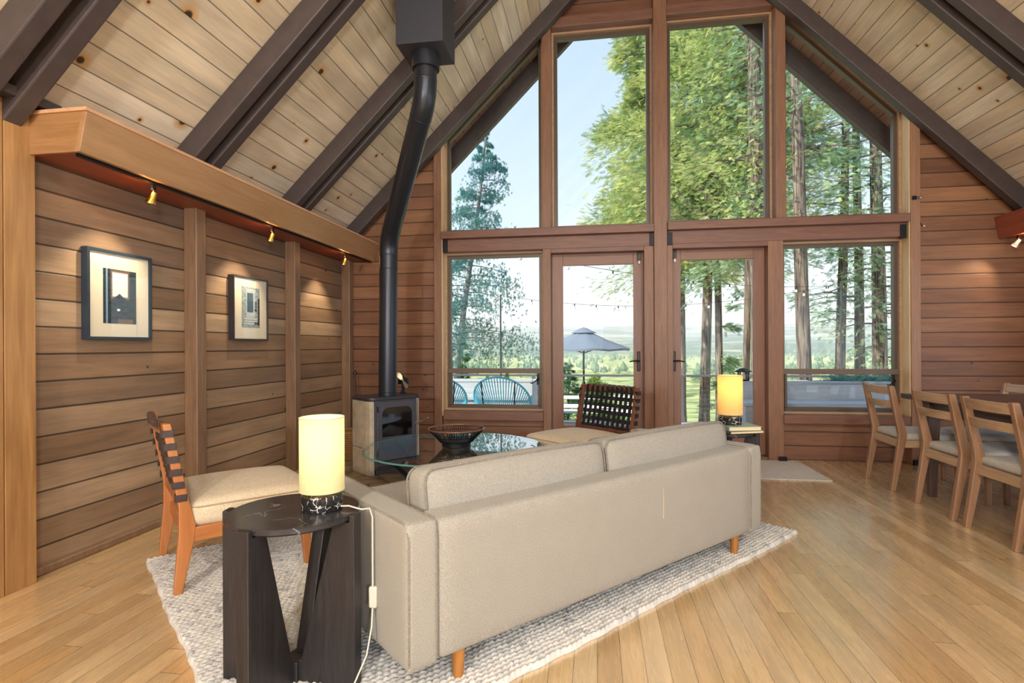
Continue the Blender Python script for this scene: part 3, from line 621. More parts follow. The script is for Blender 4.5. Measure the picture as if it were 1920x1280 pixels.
# ------------------------------------------------------------------ woven strap armchairs
def armchair(label, loc, rz, wm, wmx, STRAP):
    t = thing('lounge_chair', label, 'armchair', loc, rz, 'woven strap lounge chairs')
    W, DP = 0.655, 0.62     # local x = facing direction, local y = across
    TH = 0.036
    prof = [(-0.012, 0.0), (0.022, 0.0), (0.075, 0.255), (0.082, 0.33), (0.055, 0.45), (-0.018, 0.815), (-0.052, 0.815), (0.012, 0.42), (0.012, 0.30)]
    for y in (0.0, W - TH):
        MB().prism(prof, lambda x, z: (x, y, z), lambda x, z: (x, y + TH, z)).build('back_leg', wm, t, 0.005, False)
        fl_ = [(DP - 0.03, 0.0), (DP - 0.002, 0.0), (DP + 0.0, 0.315), (DP - 0.06, 0.315)]
        MB().prism(fl_, lambda x, z: (x, y, z), lambda x, z: (x, y + TH, z)).build('front_leg', wm, t, 0.005, False)
        MB().box(0.06, DP - 0.02, y + 0.003, y + TH - 0.003, 0.25, 0.318).build('side_rail', wmx, t, 0.004, False)
    MB().box(0.04, 0.07, TH, W - TH, 0.25, 0.31).build('back_rail', wmx, t, 0.004, False); MB().box(DP - 0.055, DP - 0.025, TH, W - TH, 0.25, 0.31).build('front_rail', wmx, t, 0.004, False)
    # top and bottom rails of the back
    def bk(z, y, o=0.0):      # point on the back plane; bows back in the middle
        f = (z - 0.42) / 0.395; s = 1 - (2 * (y / W) - 1) ** 2
        return Vector((0.012 + 0.020 - f * 0.067 - 0.030 * s * f + o, y, z))
    n = 16
    for z, h in ((0.79, 0.026), (0.43, 0.026)):
        rings = []
        for i in range(n + 1):
            y = TH * 0.5 + (W - TH) * i / n; c = bk(z, y)
            rings.append([c + Vector((dx, 0, dz)) for dx, dz in ((-0.011, -h), (0.011, -h), (0.011, h), (-0.011, h))])
        MB().loft(rings).build('crest_rail' if z > 0.6 else 'lower_rail', wm, t, 0.004, False)
    # straps: uprights looped over the rails, cross straps wrapped round the posts
    nv, nh = 10, 6
    for i in range(nv):
        y = 0.075 + (W - 0.15) * i / (nv - 1); rings = []
        path = [(0.41, 0.015), (0.46, 0.006), (0.60, 0.004), (0.76, 0.008), (0.815, 0.014), (0.822, 0.0), (0.815, -0.016), (0.76, -0.012)]
        for z, o in path:
            c = bk(z, y, o); rings.append([c + Vector((0.002, -0.0155, 0)), c + Vector((0.002, 0.0155, 0)), c + Vector((-0.001, 0.0155, 0.001)), c + Vector((-0.001, -0.0155, 0.001))])
        MB().loft(rings).build('upright_strap', STRAP, t, 0, True)
    for j in range(nh):
        z = 0.465 + 0.061 * j; rings = []
        pts = []
        for i in range(25):
            y = -0.004 + (W + 0.008) * i / 24
            pts.append((bk(z, y), 0.021 if (y < TH or y > W - TH) else (0.005 + 0.006 * math.sin(i * PI * 0.9))))
        front = [c + Vector((o + 0.0, 0, 0)) for c, o in pts]
        mb = MB(); rings = [[c + Vector((0, 0, -0.0165)), c + Vector((0, 0, 0.0165)), c + Vector((-0.003, 0, 0.0165)), c + Vector((-0.003, 0, -0.0165))] for c in front]
        mb.loft(rings)
        for ya, yb in ((-0.004, -0.001), (W + 0.001, W + 0.004)):
            c = bk(z, max(0, min(W, ya))); mb.add([(c.x + dx, yy, z + dz) for yy in (ya, yb) for dz in (-0.0165, 0.0165) for dx in (-0.024, 0.022)], [(0, 1, 3, 2), (4, 6, 7, 5), (0, 2, 6, 4), (1, 5, 7, 3), (0, 4, 5, 1), (2, 3, 7, 6)])
        for y0, y1 in ((-0.003, TH + 0.004), (W - TH - 0.004, W + 0.003)):
            c = bk(z, (y0 + y1) / 2); mb.box(c.x - 0.026, c.x - 0.023, y0, y1, z - 0.0165, z + 0.0165)
        mb.build('cross_strap', STRAP, t, 0, False)
    cu_ = cushion(0.305, W / 2 - 0.006, 0.056, 0.04, 0.036, 16)
    cu_.v = [(x + 0.36, y + W / 2, z + 0.372) for x, y, z in cu_.v]
    cs = cu_.build('seat_cushion', CREAM, t)
    ou = rrect(0.305 - 0.004, W / 2 - 0.009, 0.045, 5)
    for z in (0.408,): MB().tube([(x + 0.36, y + W / 2, z) for x, y in ou], 0.004, 6, loop=True).build('piping', CREAMPIPE, cs)
    return t
an = math.atan2(0.727, 0.687)
armchair('cherry lounge chair with dark strap back and cream cushion by the front side table', (-1.93, 2.285, 0.0), an, CHERRY, CHERRY_X, plain('brown_leather_strap', srgb(66, 54, 52), 0.35, 0, 60, 0.15, 0.1))
armchair('dark wood lounge chair with black woven back before the glass doors', (-0.15, 5.06, 0.0), an + PI, WALNUT, wood('walnut_rail', srgb(92, 50, 36), srgb(122, 70, 48), 'X', 0.35, 0.7, 0.8), plain('black_leather_strap', srgb(26, 27, 34), 0.4, 0, 60, 0.15, 0.1))

# ------------------------------------------------------------------ glass coffee table
CT = Vector((-1.04, 3.98, 0))
k = NT('table_glass'); bf = k.n('NewGeometry').outputs['Backfacing']; fr = k.n('Fresnel', {'IOR': k.math('ADD', 1.5, k.math('MULTIPLY', bf, 1 / 1.5 - 1.5))}); t_ = k.n('BsdfTransparent', {0: (0.76, 0.85, 0.85, 1)}); g_ = k.n('BsdfGlossy', {0: (1, 1, 1, 1), 1: 0.0})
mx = k.n('MixShader', {0: k.math('MULTIPLY', fr, 1.5), 1: t_, 2: g_}); k.t.links.new(mx.outputs[0], k.out.inputs[0]); TGLASS = k.m
EDGE = plain('glass_edge', srgb(96, 150, 146), 0.1)
t = thing('coffee_table', 'round glass coffee table with curved black legs', 'coffee table', CT)
gt_ = MB().lathe([(0.0, 0.408), (0.664, 0.408), (0.664, 0.420), (0.0, 0.420)], 96).build('glass_top', TGLASS, t)
MB().tube([(0.664 * math.cos(a), 0.664 * math.sin(a), 0.414) for a in [2 * PI * i / 96 for i in range(96)]], 0.0062, 6, loop=True).build('polished_edge', EDGE, gt_)
BSTEEL = plain('black_steel', srgb(30, 32, 36), 0.3, 0.5)
for i in range(4):
    a = R(244 + 90 * i); ca, sa = math.cos(a), math.sin(a); pts = []
    for j in range(15):
        rr = 0.62 - 0.55 * j / 14; z = 0.022 + 0.378 * (rr / 0.62) ** 1.35; pts.append((rr * ca, rr * sa, z))
    lg = MB().tube(pts, 0.018, 10).build('leg', BSTEEL, t)
    MB().lathe([(0, 0.394), (0.020, 0.394), (0.022, 0.400), (0.018, 0.4075), (0, 0.4075)], 16, (0.605 * ca, 0.605 * sa, 0)).build('brass_pad', BRASS, lg)
MB().lathe([(0.0, 0.0), (0.15, 0.0), (0.15, 0.008), (0.10, 0.03), (0.0, 0.04)], 32).build('foot_disc', BSTEEL, t)
# wire bowl
bo = thing('wire_bowl', 'black wire basket bowl with copper rim on the glass table', 'bowl', (CT.x + 0.005, CT.y + 0.02, 0.4205))
BR = [(0.118, 0.034), (0.128, 0.045), (0.155, 0.075), (0.182, 0.10), (0.2, 0.122), (0.205, 0.13)]
mb = MB(); NW = 72
for i in range(NW):
    a = 2 * PI * i / NW; mb.tube([(r * math.cos(a), r * math.sin(a), z) for r, z in BR], 0.0028, 4)
for z, r in ((0.045, 0.128), (0.075, 0.155), (0.10, 0.182)): mb.tube([(r * math.cos(2 * PI * i / 48), r * math.sin(2 * PI * i / 48), z) for i in range(48)], 0.0022, 4, loop=True)
mb.build('wire_basket', BLACK, bo)
MB().lathe([(0.0, 0.034), (0.118, 0.034), (0.12, 0.04), (0.0, 0.04)], 40).build('bowl_floor', BLACK, bo)
MB().lathe([(0.0, 0.0), (0.10, 0.0), (0.106, 0.004), (0.108, 0.034), (0.0, 0.034)], 48).build('foot_ring', BLACK, bo)
MB().tube([(0.206 * math.cos(2 * PI * i / 64), 0.206 * math.sin(2 * PI * i / 64), 0.131) for i in range(64)], 0.0062, 8, loop=True).build('rim', plain('copper_rattan', srgb(134, 92, 68), 0.35, 0.3, 60, 0.2), bo)

# ------------------------------------------------------------------ hearth, stove, pipe
k = NT('slate_tiles'); p = k.obj(); br = k.n('TexBrick', {'Vector': k.n('Mapping', {0: p, 2: (0, 0, R(50))}).outputs[0], 'Color1': srgb(142, 120, 90), 'Color2': srgb(170, 146, 110), 'Mortar': srgb(74, 64, 52), 'Scale': 1.0, 'Mortar Size': 0.008, 'Brick Width': 0.3, 'Row Height': 0.3}, offset=0.0)
nz = k.noise(p, 7.0, 5.0); k.bsdf(k.mix(k.smooth(nz, 0.35, 0.7), br.outputs[0], srgb(92, 80, 66)), 0.5, 0.0, nz, 0.4, 0.006)
hp = [(-2.735, 4.3), (-2.25, 4.12), (-1.35, 4.55), (-1.05, 5.2), (-1.2, 5.93), (-2.735, 5.93)]
o = MB().prism(hp, lambda x, y: (x, y, 0), lambda x, y: (x, y, 0.03)).build('hearth_slab', k.m, bevel=0.004, smooth=False); struct(o, 'slate tile hearth under the wood stove', 'hearth')
SRF = Vector((-1.922, 4.574, 0.03)); SDX = Vector((0.636, 0.772, 0)); srz = math.atan2(SDX.y, SDX.x)
st = thing('wood_stove', 'black wood stove with soapstone sides on the slate hearth', 'stove', SRF, srz)
IRON = plain('cast_iron', srgb(82, 82, 90), 0.42, 0.4, 40, 0.1, 0.08)
k = NT('soapstone'); p = k.obj(); nz = k.noise(p, 9.0, 6.0, 0.65); k.bsdf(k.ramp(nz, [(0.3, srgb(158, 146, 124)), (0.7, srgb(192, 180, 156))]), 0.55, 0, nz, 0.15, 0.003); STONE = k.m
SWD, SDP, SH = 0.44, 0.36, 0.66          # local x along the front, y into the stove
MB().box(0.012, SWD - 0.012, 0.004, SDP - 0.02, 0.05, SH).build('firebox', IRON, st, 0.004, False)
MB().box(0.03, SWD - 0.03, 0.03, SDP - 0.05, 0.0, 0.05).build('plinth', IRON, st, 0.004, False)
for sg in (0, 1):
    x0, x1 = ((-0.045, 0.010), (SWD - 0.010, SWD + 0.045))[sg]
    for za, zb in ((0.0, 0.23), (0.233, SH - 0.006)):
        out = []
        for i in range(9):
            a = PI / 2 * i / 8; out.append((1 - math.cos(a), math.sin(a)))
        xo = x0 if sg == 0 else x1; xi = x1 if sg == 0 else x0; d = xi - xo
        poly = [(xi, 0.012), (xo + d * 0.25, 0.02), (xo + d * 0.02, 0.07), (xo, 0.14), (xo, SDP - 0.03), (xi, SDP - 0.01)]
        MB().prism(poly, lambda x, y: (x, y, za), lambda x, y: (x, y, zb)).build('stone_side', STONE, st, 0.006, False)
tp = []
for (cx_, cy_, a0) in ((SWD - 0.02, SDP - 0.07, 0), (0.02, SDP - 0.07, PI / 2), (0.02, 0.06, PI), (SWD - 0.02, 0.06, 1.5 * PI)):
    for i in range(7):
        a = a0 + PI / 2 * i / 6; tp.append((cx_ + 0.075 * math.cos(a), cy_ + 0.075 * math.sin(a)))
MB().prism(tp, lambda x, y: (x, y, SH), lambda x, y: (x, y, SH + 0.028)).build('top_plate', plain('stove_top_iron', srgb(66, 68, 76), 0.35, 0.5), st, 0.008, False)
dr = MB().box(0.018, SWD - 0.018, -0.016, 0.004, 0.075, SH - 0.012).build('stove_door', IRON, st, 0.004, False)
gw = [(0.07, 0.335), (SWD - 0.07, 0.335), (SWD - 0.07, 0.535)] + [(SWD - 0.07 - 0.06 * (1 - math.cos(a)), 0.535 + 0.06 * math.sin(a)) for a in (PI / 8, PI / 4, 3 * PI / 8, PI / 2)] + [(0.13 - 0.06 * math.sin(a), 0.535 + 0.06 * math.cos(a)) for a in (0, PI / 8, PI / 4, 3 * PI / 8, PI / 2)]
MB().prism(gw, lambda x, z: (x, -0.019, z), lambda x, z: (x, -0.015, z)).build('door_glass', plain('fire_glass', srgb(10, 11, 14), 0.06, 0.0, **{'Specular IOR Level': 0.8}), dr, 0, False)
for z in (0.12, 0.56): MB().tube([(0.024, -0.022, z), (0.024, -0.022, z + 0.05)], 0.008, 8).build('hinge', BLACK, dr)
for (za, zb, yy) in ((0.43, 0.47, -0.12), (0.055, 0.035, -0.10)):
    MB().tube([(SWD - 0.03, -0.012, za), (SWD - 0.01, -0.03, za + 0.004), (SWD + 0.035, yy, zb), (SWD + 0.036, yy - 0.004, zb + 0.012)], [0.006, 0.007, 0.007, 0.011], 8).build('steel_handle', STEEL, dr if za > 0.2 else st)
MB().tube([(SWD - 0.006, -0.018, 0.06), (SWD - 0.006, -0.018, SH - 0.01)], 0.004, 6).build('door_edge_bar', STEEL, dr)

PB = Vector((-1.905, 4.85, 0.72)); B1 = Vector((-1.888, 4.85, 2.15)); B2 = Vector((-1.238, 3.92, 2.985)); BT = Vector((-1.232, 3.915, 3.32))
PIPE = plain('black_stovepipe', srgb(52, 55, 62), 0.32, 0.55)
sp_ = thing('stovepipe', 'black bent stovepipe rising from the stove to the roof', 'stovepipe', PB)
def bend(a, b, c, r, n=6):
    d1 = (a - b).normalized(); d2 = (c - b).normalized(); p, q = b + d1 * r, b + d2 * r
    return [p * (1 - t_) ** 2 + b * 2 * t_ * (1 - t_) + q * t_ ** 2 for t_ in [i / n for i in range(n + 1)]]
O = Vector((0, 0, 0)); b1, b2, bt = B1 - PB, B2 - PB, BT - PB; PR = 0.083
path = bend(O, b1, b2, 0.14); path2 = bend(b1, b2, bt, 0.14)
MB().tube([O, path[0]], PR, 32).build('lower_pipe', PIPE, sp_); MB().tube(path, PR * 1.012, 32).build('lower_elbow', PIPE, sp_)
MB().tube([path[-1], path2[0]], PR, 32).build('sloping_pipe', PIPE, sp_); MB().tube(path2, PR * 1.012, 32).build('upper_elbow', PIPE, sp_)
MB().tube([path2[-1], bt], PR, 32).build('upper_pipe', PIPE, sp_)
for p0, d in ((O + Vector((0, 0, 0.03)), Vector((0, 0, 1))), (path[0], Vector((0, 0, 1))), (path[0] + Vector((0, 0, -0.13)), Vector((0, 0, 1))), (path[-1], (b2 - b1).normalized()), (path2[0], (b2 - b1).normalized()), (path2[-1], Vector((0, 0, 1)))):
    MB().tube([p0 - d * 0.006, p0 - d * 0.003, p0 + d * 0.003, p0 + d * 0.006], [PR * 1.012, PR * 1.03, PR * 1.03, PR * 1.012], 32).build('pipe_seam', PIPE, sp_)
MB().tube([bt - Vector((0, 0, 0.115)), bt - Vector((0, 0, 0.0))], PR * 1.22, 32).build('pipe_collar', PIPE, sp_)
fb = MB().prism([(-1.40, 3.315), (-1.055, 3.315), (-1.055, roofz(-1.055) - 0.004), (-1.40, roofz(-1.40) - 0.004)], lambda x, z: (x, 3.745, z), lambda x, z: (x, 4.085, z)).build('flue_box', plain('flue_box_black', srgb(62, 63, 70), 0.5, 0.3), bevel=0.003, smooth=False)
tag(fb, 'black square flue support box hanging from the ceiling', 'flue box')

# stove fan
fx = SRF + SDX * 0.28 + Vector((-0.772, 0.636, 0)) * 0.16; fan = thing('stove_fan', 'small black stove fan with pale gold blades on the stove', 'fan', (-1.83, 5.06, 0.03 + SH + 0.028), 0)
MB().box(-0.03, 0.03, -0.022, 0.022, 0, 0.006).build('fan_foot', BLACK, fan, 0.002, False)
MB().box(-0.016, 0.016, -0.007, 0.007, 0.006, 0.09).build('fan_post', BLACK, fan, 0.002, False)
mb = MB()
for i in range(7):
    x = -0.045 + 0.015 * i; mb.box(x - 0.003, x + 0.003, -0.012 + abs(i - 3) * 0.001, 0.03, 0.085, 0.165 - abs(i - 3) * 0.009)
mb.box(-0.05, 0.05, -0.01, 0.0, 0.085, 0.14); mb.build('heat_fins', BLACK, fan, 0.001, False)
MB().tube([(-0.017, 0.005, 0.15), (-0.017, 0.005, 0.19), (0.017, 0.005, 0.19), (0.017, 0.005, 0.15)], 0.0022, 6).build('carry_loop', STEEL, fan)
GOLD = plain('pale_gold_blade', srgb(206, 190, 148), 0.3, 0.6)
for a in (125, -55):
    rings = []
    for s_, w_, tw in ((0.008, 0.010, 0.6), (0.03, 0.019, 0.5), (0.06, 0.021, 0.35), (0.08, 0.016, 0.3), (0.087, 0.006, 0.3)):
        d = Vector((math.cos(R(a)), 0, math.sin(R(a)))); sd = Vector((-math.sin(R(a)), 0, math.cos(R(a)))); o_ = Vector((0, -1, 0))
        c = Vector((0, -0.024, 0.125)) + d * s_; s2_ = (sd * math.cos(tw) + o_ * math.sin(tw)) * w_
        rings.append([c - s2_, c + s2_, c + s2_ + Vector((0, 0.0015, 0)), c - s2_ + Vector((0, 0.0015, 0))])
    MB().loft(rings).build('fan_blade', GOLD, fan)
MB().lathe([(0, 0), (0.008, 0), (0.007, 0.014), (0, 0.016)], 12, M=Matrix.Translation((0, -0.012, 0.125)) @ Matrix.Rotation(PI / 2, 4, 'X')).build('fan_hub', STEEL, fan)

# basket and stove tool in the corner
bk_ = thing('basket', 'small woven basket with looped handles behind the stove', 'basket', (-2.42, 5.30, 0.03))
WICK = plain('wicker', srgb(150, 110, 66), 0.8, 0, 90, 0.35, 0.6)
mb = MB()
for i in range(13):
    z = 0.012 + i * 0.022; r_ = 0.125 + 0.035 * (i / 12) ** 0.8; mb.tube([(r_ * math.cos(2 * PI * j / 32), r_ * math.sin(2 * PI * j / 32), z + 0.002 * (-1) ** j) for j in range(32)], 0.012, 6, loop=True)
mb.build('woven_body', WICK, bk_)
MB().lathe([(0, 0.004), (0.12, 0.004), (0.12, 0.012), (0, 0.012)], 24).build('basket_floor', WICK, bk_)
for sg in (-1, 1): MB().tube([(sg * 0.158, -0.04, 0.27), (sg * 0.165, -0.03, 0.34), (sg * 0.165, 0, 0.36), (sg * 0.165, 0.03, 0.34), (sg * 0.158, 0.04, 0.27)], 0.008, 8).build('handle', WICK, bk_)
tl = thing('ash_shovel', 'black iron ash shovel leaning in the corner by the stove', 'shovel', (-2.60, 5.72, 0.03))
MB().tube([(0.02, 0.0, 0.2), (-0.06, 0.085, 0.82)], 0.009, 8).build('shaft', BLACK, tl)
MB().loft([[(x - 0.0, -0.02, 0.0) for x in (0,)] * 0 or [(-0.06, -0.03, 0.0), (0.09, -0.03, 0.0), (0.09, -0.022, 0.0), (-0.06, -0.022, 0.0)], [(-0.055, 0.0, 0.22), (0.085, 0.0, 0.22), (0.085, 0.008, 0.22), (-0.055, 0.008, 0.22)], [(0.0, 0.006, 0.27), (0.03, 0.006, 0.27), (0.03, 0.014, 0.27), (0.0, 0.014, 0.27)]]).build('blade', BLACK, tl)
MB().tube([(-0.085, 0.085, 0.84), (-0.06, 0.09, 0.87), (-0.035, 0.085, 0.84), (-0.06, 0.085, 0.81)], 0.007, 8, loop=True).build('grip_loop', BLACK, tl)

# ------------------------------------------------------------------ dining table and chairs
DCH = wood('dining_chair_wood', srgb(126, 92, 66), srgb(164, 126, 94), 'Z', 0.35, 0.7, 0.9)
DCH_Y = wood('dining_chair_slat', srgb(152, 124, 96), srgb(194, 166, 134), 'Y', 0.35, 0.7, 0.9)  # slats kept paler, the light reflected on them is in the colour
SEATF = fabric('grey_seat_fabric', srgb(170, 166, 158), srgb(200, 196, 188), 420.0, bstr=0.3)
def dining_chair(label, loc, rz):
    t = thing('dining_chair', label, 'chair', loc, rz, 'dining chairs round the dark table'); W = 0.455; TH = 0.036
    for y in (0.0, W - TH):
        prof = [(0.0, 0.0), (0.034, 0.0), (0.118, 0.43), (0.118, 0.46), (0.028, 0.836), (-0.012, 0.836), (0.058, 0.455), (0.056, 0.40)]
        MB().prism(prof, lambda x, z: (x, y, z), lambda x, z: (x, y + TH, z)).build('back_leg', DCH, t, 0.005, False)
        MB().prism([(0.475, 0), (0.505, 0), (0.51, 0.405), (0.465, 0.405)], lambda x, z: (x, y, z), lambda x, z: (x, y + TH, z)).build('front_leg', DCH, t, 0.005, False)
        MB().box(0.105, 0.475, y + 0.008, y + TH - 0.008, 0.345, 0.405).build('side_rail', wood('dining_chair_rail', srgb(156, 128, 100), srgb(198, 170, 140), 'X', 0.35, 0.7, 0.9), t, 0.003, False)  # seat rails paler too: reflected light put into the wood colour
    MB().box(0.066, 0.090, TH - 0.01, W - TH + 0.01, 0.345, 0.405).build('back_rail', DCH_Y, t, 0.003, False); MB().box(0.475, 0.50, TH, W - TH, 0.345, 0.405).build('front_rail', DCH_Y, t, 0.003, False)
    for z0, z1, xo in ((0.762, 0.828, 0.0), (0.655, 0.712, 0.022)):
        rings = []
        for i in range(11):
            f = i / 10; y = TH - 0.004 + (W - 2 * TH + 0.008) * f; bow = -0.022 * (1 - (2 * f - 1) ** 2)
            rings.append([Vector((0.010 + xo + bow, y, z0)), Vector((0.030 + xo + bow, y, z0)), Vector((0.016 + xo + bow, y, z1)), Vector((-0.004 + xo + bow, y, z1))])
        MB().loft(rings).build('back_slat', DCH_Y, t, 0.003)
    c = cushion(0.21, W / 2 - 0.004, 0.026, 0.022, 0.012, 12); c.v = [(x + 0.305, y + W / 2, z + 0.431) for x, y, z in c.v]; c.build('seat_pad', SEATF, t)
    return t
ch0 = dining_chair('wooden dining chair by the window, near side of the table', (2.31, 4.765, 0), 0)
for y, l in ((4.015, 'second wooden dining chair from the window, near side of the table'), (3.46, 'third wooden dining chair from the window, near side of the table'), (2.90, 'fourth wooden dining chair from the window, barely in the picture edge')):
    dup(ch0, (2.31, y, 0), 0, l)
for y, l in ((5.235, 'wooden dining chair by the window, wall side of the table'), (4.50, 'second wooden dining chair from the window, wall side of the table'), (3.90, 'third wooden dining chair from the window, wall side of the table')):
    dup(ch0, (3.43, y, 0), PI, l)
tb = thing('dining_table', 'long dark plank dining table with tapered legs', 'dining table', (2.47, 2.45, 0), 0)
TBL = wood('dark_table_wood', srgb(58, 44, 44), srgb(88, 68, 66), 'Y', 0.3, 0.6, 0.8); TBLZ = wood('dark_table_leg', srgb(70, 52, 46), srgb(98, 74, 64), 'Z', 0.35, 0.7, 0.8)
TW, TL = 0.86, 2.50
MB().box(0, TW, 0, TL - 0.145, 0.725, 0.765).build('table_top', TBL, tb, 0.004, False); MB().box(0, TW, TL - 0.14, TL, 0.725, 0.765).build('breadboard_end', wood('dark_table_end', srgb(58, 44, 44), srgb(88, 68, 66), 'X', 0.3, 0.6, 0.8), tb, 0.004, False)
for x in (0.07, TW - 0.07):
    for y in (0.3, TL - 0.30):
        rings = [[(x + sx * w, y + sy * w, z) for sx, sy in ((-1, -1), (1, -1), (1, 1), (-1, 1))] for z, w in ((0.0, 0.024), (0.725, 0.044))]
        MB().loft(rings).build('leg', TBLZ, tb, 0.003, False)
for x in (0.07, TW - 0.07): MB().box(x - 0.012, x + 0.012, 0.33, TL - 0.33, 0.64, 0.725).build('apron', TBL, tb, 0.002, False)
for y in (0.3, TL - 0.30): MB().box(0.1, TW - 0.1, y - 0.012, y + 0.012, 0.64, 0.725).build('apron', TBL, tb, 0.002, False)

# ------------------------------------------------------------------ framed prints
BLUEBLK = plain('frame_blue_black', srgb(40, 52, 64), 0.3); GREYBLK = plain('frame_dark_pewter', srgb(60, 56, 58), 0.3, 0.3)
MATB = plain('cream_mount', srgb(226, 218, 196), 0.8)
PGLASS = glassy('picture_glass', (0.98, 0.98, 0.98, 1), 0.7)
k = NT('print_bright_window'); g = k.n('TexCoord').outputs['Generated']; sx = k.n('SeparateXYZ', {0: g}); U, V = sx.outputs[1], sx.outputs[2]
nz = k.noise(k.n('Mapping', {0: g, 3: (1, 4, 26)}).outputs[0], 1.0, 4.0); dark = k.ramp(nz, [(0.35, srgb(20, 30, 38)), (0.7, srgb(52, 72, 82))])
du = k.math('ABSOLUTE', k.math('SUBTRACT', U, 0.50)); dv = k.math('ABSOLUTE', k.math('SUBTRACT', V, 0.72))
m = k.math('MAXIMUM', k.math('MULTIPLY', du, 1.0), k.math('MULTIPLY', dv, 1.05)); c = k.mix(k.smooth(m, 0.32, 0.22), dark, srgb(128, 106, 96)); c = k.mix(k.smooth(m, 0.25, 0.21), c, srgb(236, 236, 232))
roof_ = k.math('SUBTRACT', 0.56, k.math('MULTIPLY', k.math('ABSOLUTE', k.math('SUBTRACT', U, 0.48)), 0.55))
c = k.mix(k.smooth(k.math('SUBTRACT', roof_, V), -0.005, 0.005), c, dark)
sl = k.math('ABSOLUTE', k.math('SUBTRACT', U, 0.105)); c = k.mix(k.smooth(sl, 0.035, 0.015), c, srgb(126, 160, 190))
d2 = k.math('ADD', k.math('POWER', k.math('SUBTRACT', U, 0.45), 2.0), k.math('POWER', k.math('MULTIPLY', k.math('SUBTRACT', V, 0.255), 2.2), 2.0)); c = k.mix(k.smooth(d2, 0.004, 0.001), c, srgb(235, 238, 240))
lo = k.math('MULTIPLY', k.smooth(V, 0.10, 0.07), k.smooth(k.math('ABSOLUTE', k.math('SUBTRACT', U, 0.66)), 0.26, 0.2)); c = k.mix(lo, c, srgb(112, 92, 70))
k.bsdf(c, 0.5); PRINT1 = k.m
k = NT('print_old_door'); g = k.n('TexCoord').outputs['Generated']; sx = k.n('SeparateXYZ', {0: g}); U, V = sx.outputs[1], sx.outputs[2]
nz = k.noise(k.n('Mapping', {0: g, 3: (1, 10, 16)}).outputs[0], 1.0, 5.0); c = k.ramp(nz, [(0.35, srgb(110, 128, 138)), (0.65, srgb(176, 186, 186))])
def rectm(cu_, cv_, hu, hv, e=0.01):
    return k.math('MULTIPLY', k.smooth(k.math('ABSOLUTE', k.math('SUBTRACT', U, cu_)), hu + e, hu - e), k.smooth(k.math('ABSOLUTE', k.math('SUBTRACT', V, cv_)), hv + e, hv - e))
c = k.mix(rectm(0.48, 0.60, 0.24, 0.36), c, srgb(186, 196, 196)); c = k.mix(rectm(0.46, 0.62, 0.17, 0.24), c, srgb(56, 84, 104))
st_ = k.math('FRACT', k.math('MULTIPLY', U, 16.0)); c = k.mix(k.math('MULTIPLY', rectm(0.46, 0.62, 0.17, 0.24), k.smooth(st_, 0.2, 0.0)), c, srgb(110, 140, 158))
c = k.mix(rectm(0.78, 0.55, 0.05, 0.12), c, srgb(70, 90, 110)); c = k.mix(rectm(0.78, 0.44, 0.07, 0.02), c, srgb(16, 24, 36)); c = k.mix(rectm(0.95, 0.4, 0.05, 0.34), c, srgb(20, 28, 38))
for q in (0.1, 0.16, 0.22): c = k.mix(rectm(0.5, q, 0.36, 0.012), c, srgb(220, 224, 222))
for q in (0.74, 0.86): c = k.mix(rectm(q, 0.11, 0.05, 0.04, 0.02), c, srgb(30, 40, 46))
k.bsdf(c, 0.5); PRINT2 = k.m
def framed(label, y0, y1, z0, z1, fwid, dep, mat, pr, pw):
    t = thing('framed_print', label, 'framed picture', (XL, (y0 + y1) / 2, (z0 + z1) / 2), 0, 'framed prints on the cedar wall'); hy, hz = (y1 - y0) / 2, (z1 - z0) / 2
    mb = MB()
    for a in ((-hy, hy, hz - fwid, hz), (-hy, hy, -hz, -hz + fwid), (-hy, -hy + fwid, -hz + fwid, hz - fwid), (hy - fwid, hy, -hz + fwid, hz - fwid)): mb.box(0.002, dep, *a)
    mb.build('frame', mat, t, 0.0, False)
    MB().box(0.004, dep - 0.012, -hy + fwid, hy - fwid, -hz + fwid, hz - fwid).build('mount', MATB, t, 0, False)
    a, b, c_, d_ = pw; MB().box(dep - 0.012, dep - 0.011, a, b, c_, d_).build('photograph', pr, t, 0, False)
    MB().box(dep - 0.006, dep - 0.004, -hy + fwid, hy - fwid, -hz + fwid, hz - fwid).build('glazing', PGLASS, t, 0, False)
framed('larger framed print in blue black frame with a bright window shape', 2.665, 3.115, 1.215, 1.735, 0.017, 0.042, BLUEBLK, PRINT1, (-0.115, 0.115, -0.165, 0.155))
framed('smaller framed print of an old doorway in thin pewter frame', 3.905, 4.36, 1.225, 1.735, 0.010, 0.05, GREYBLK, PRINT2, (-0.115, 0.12, -0.155, 0.175))

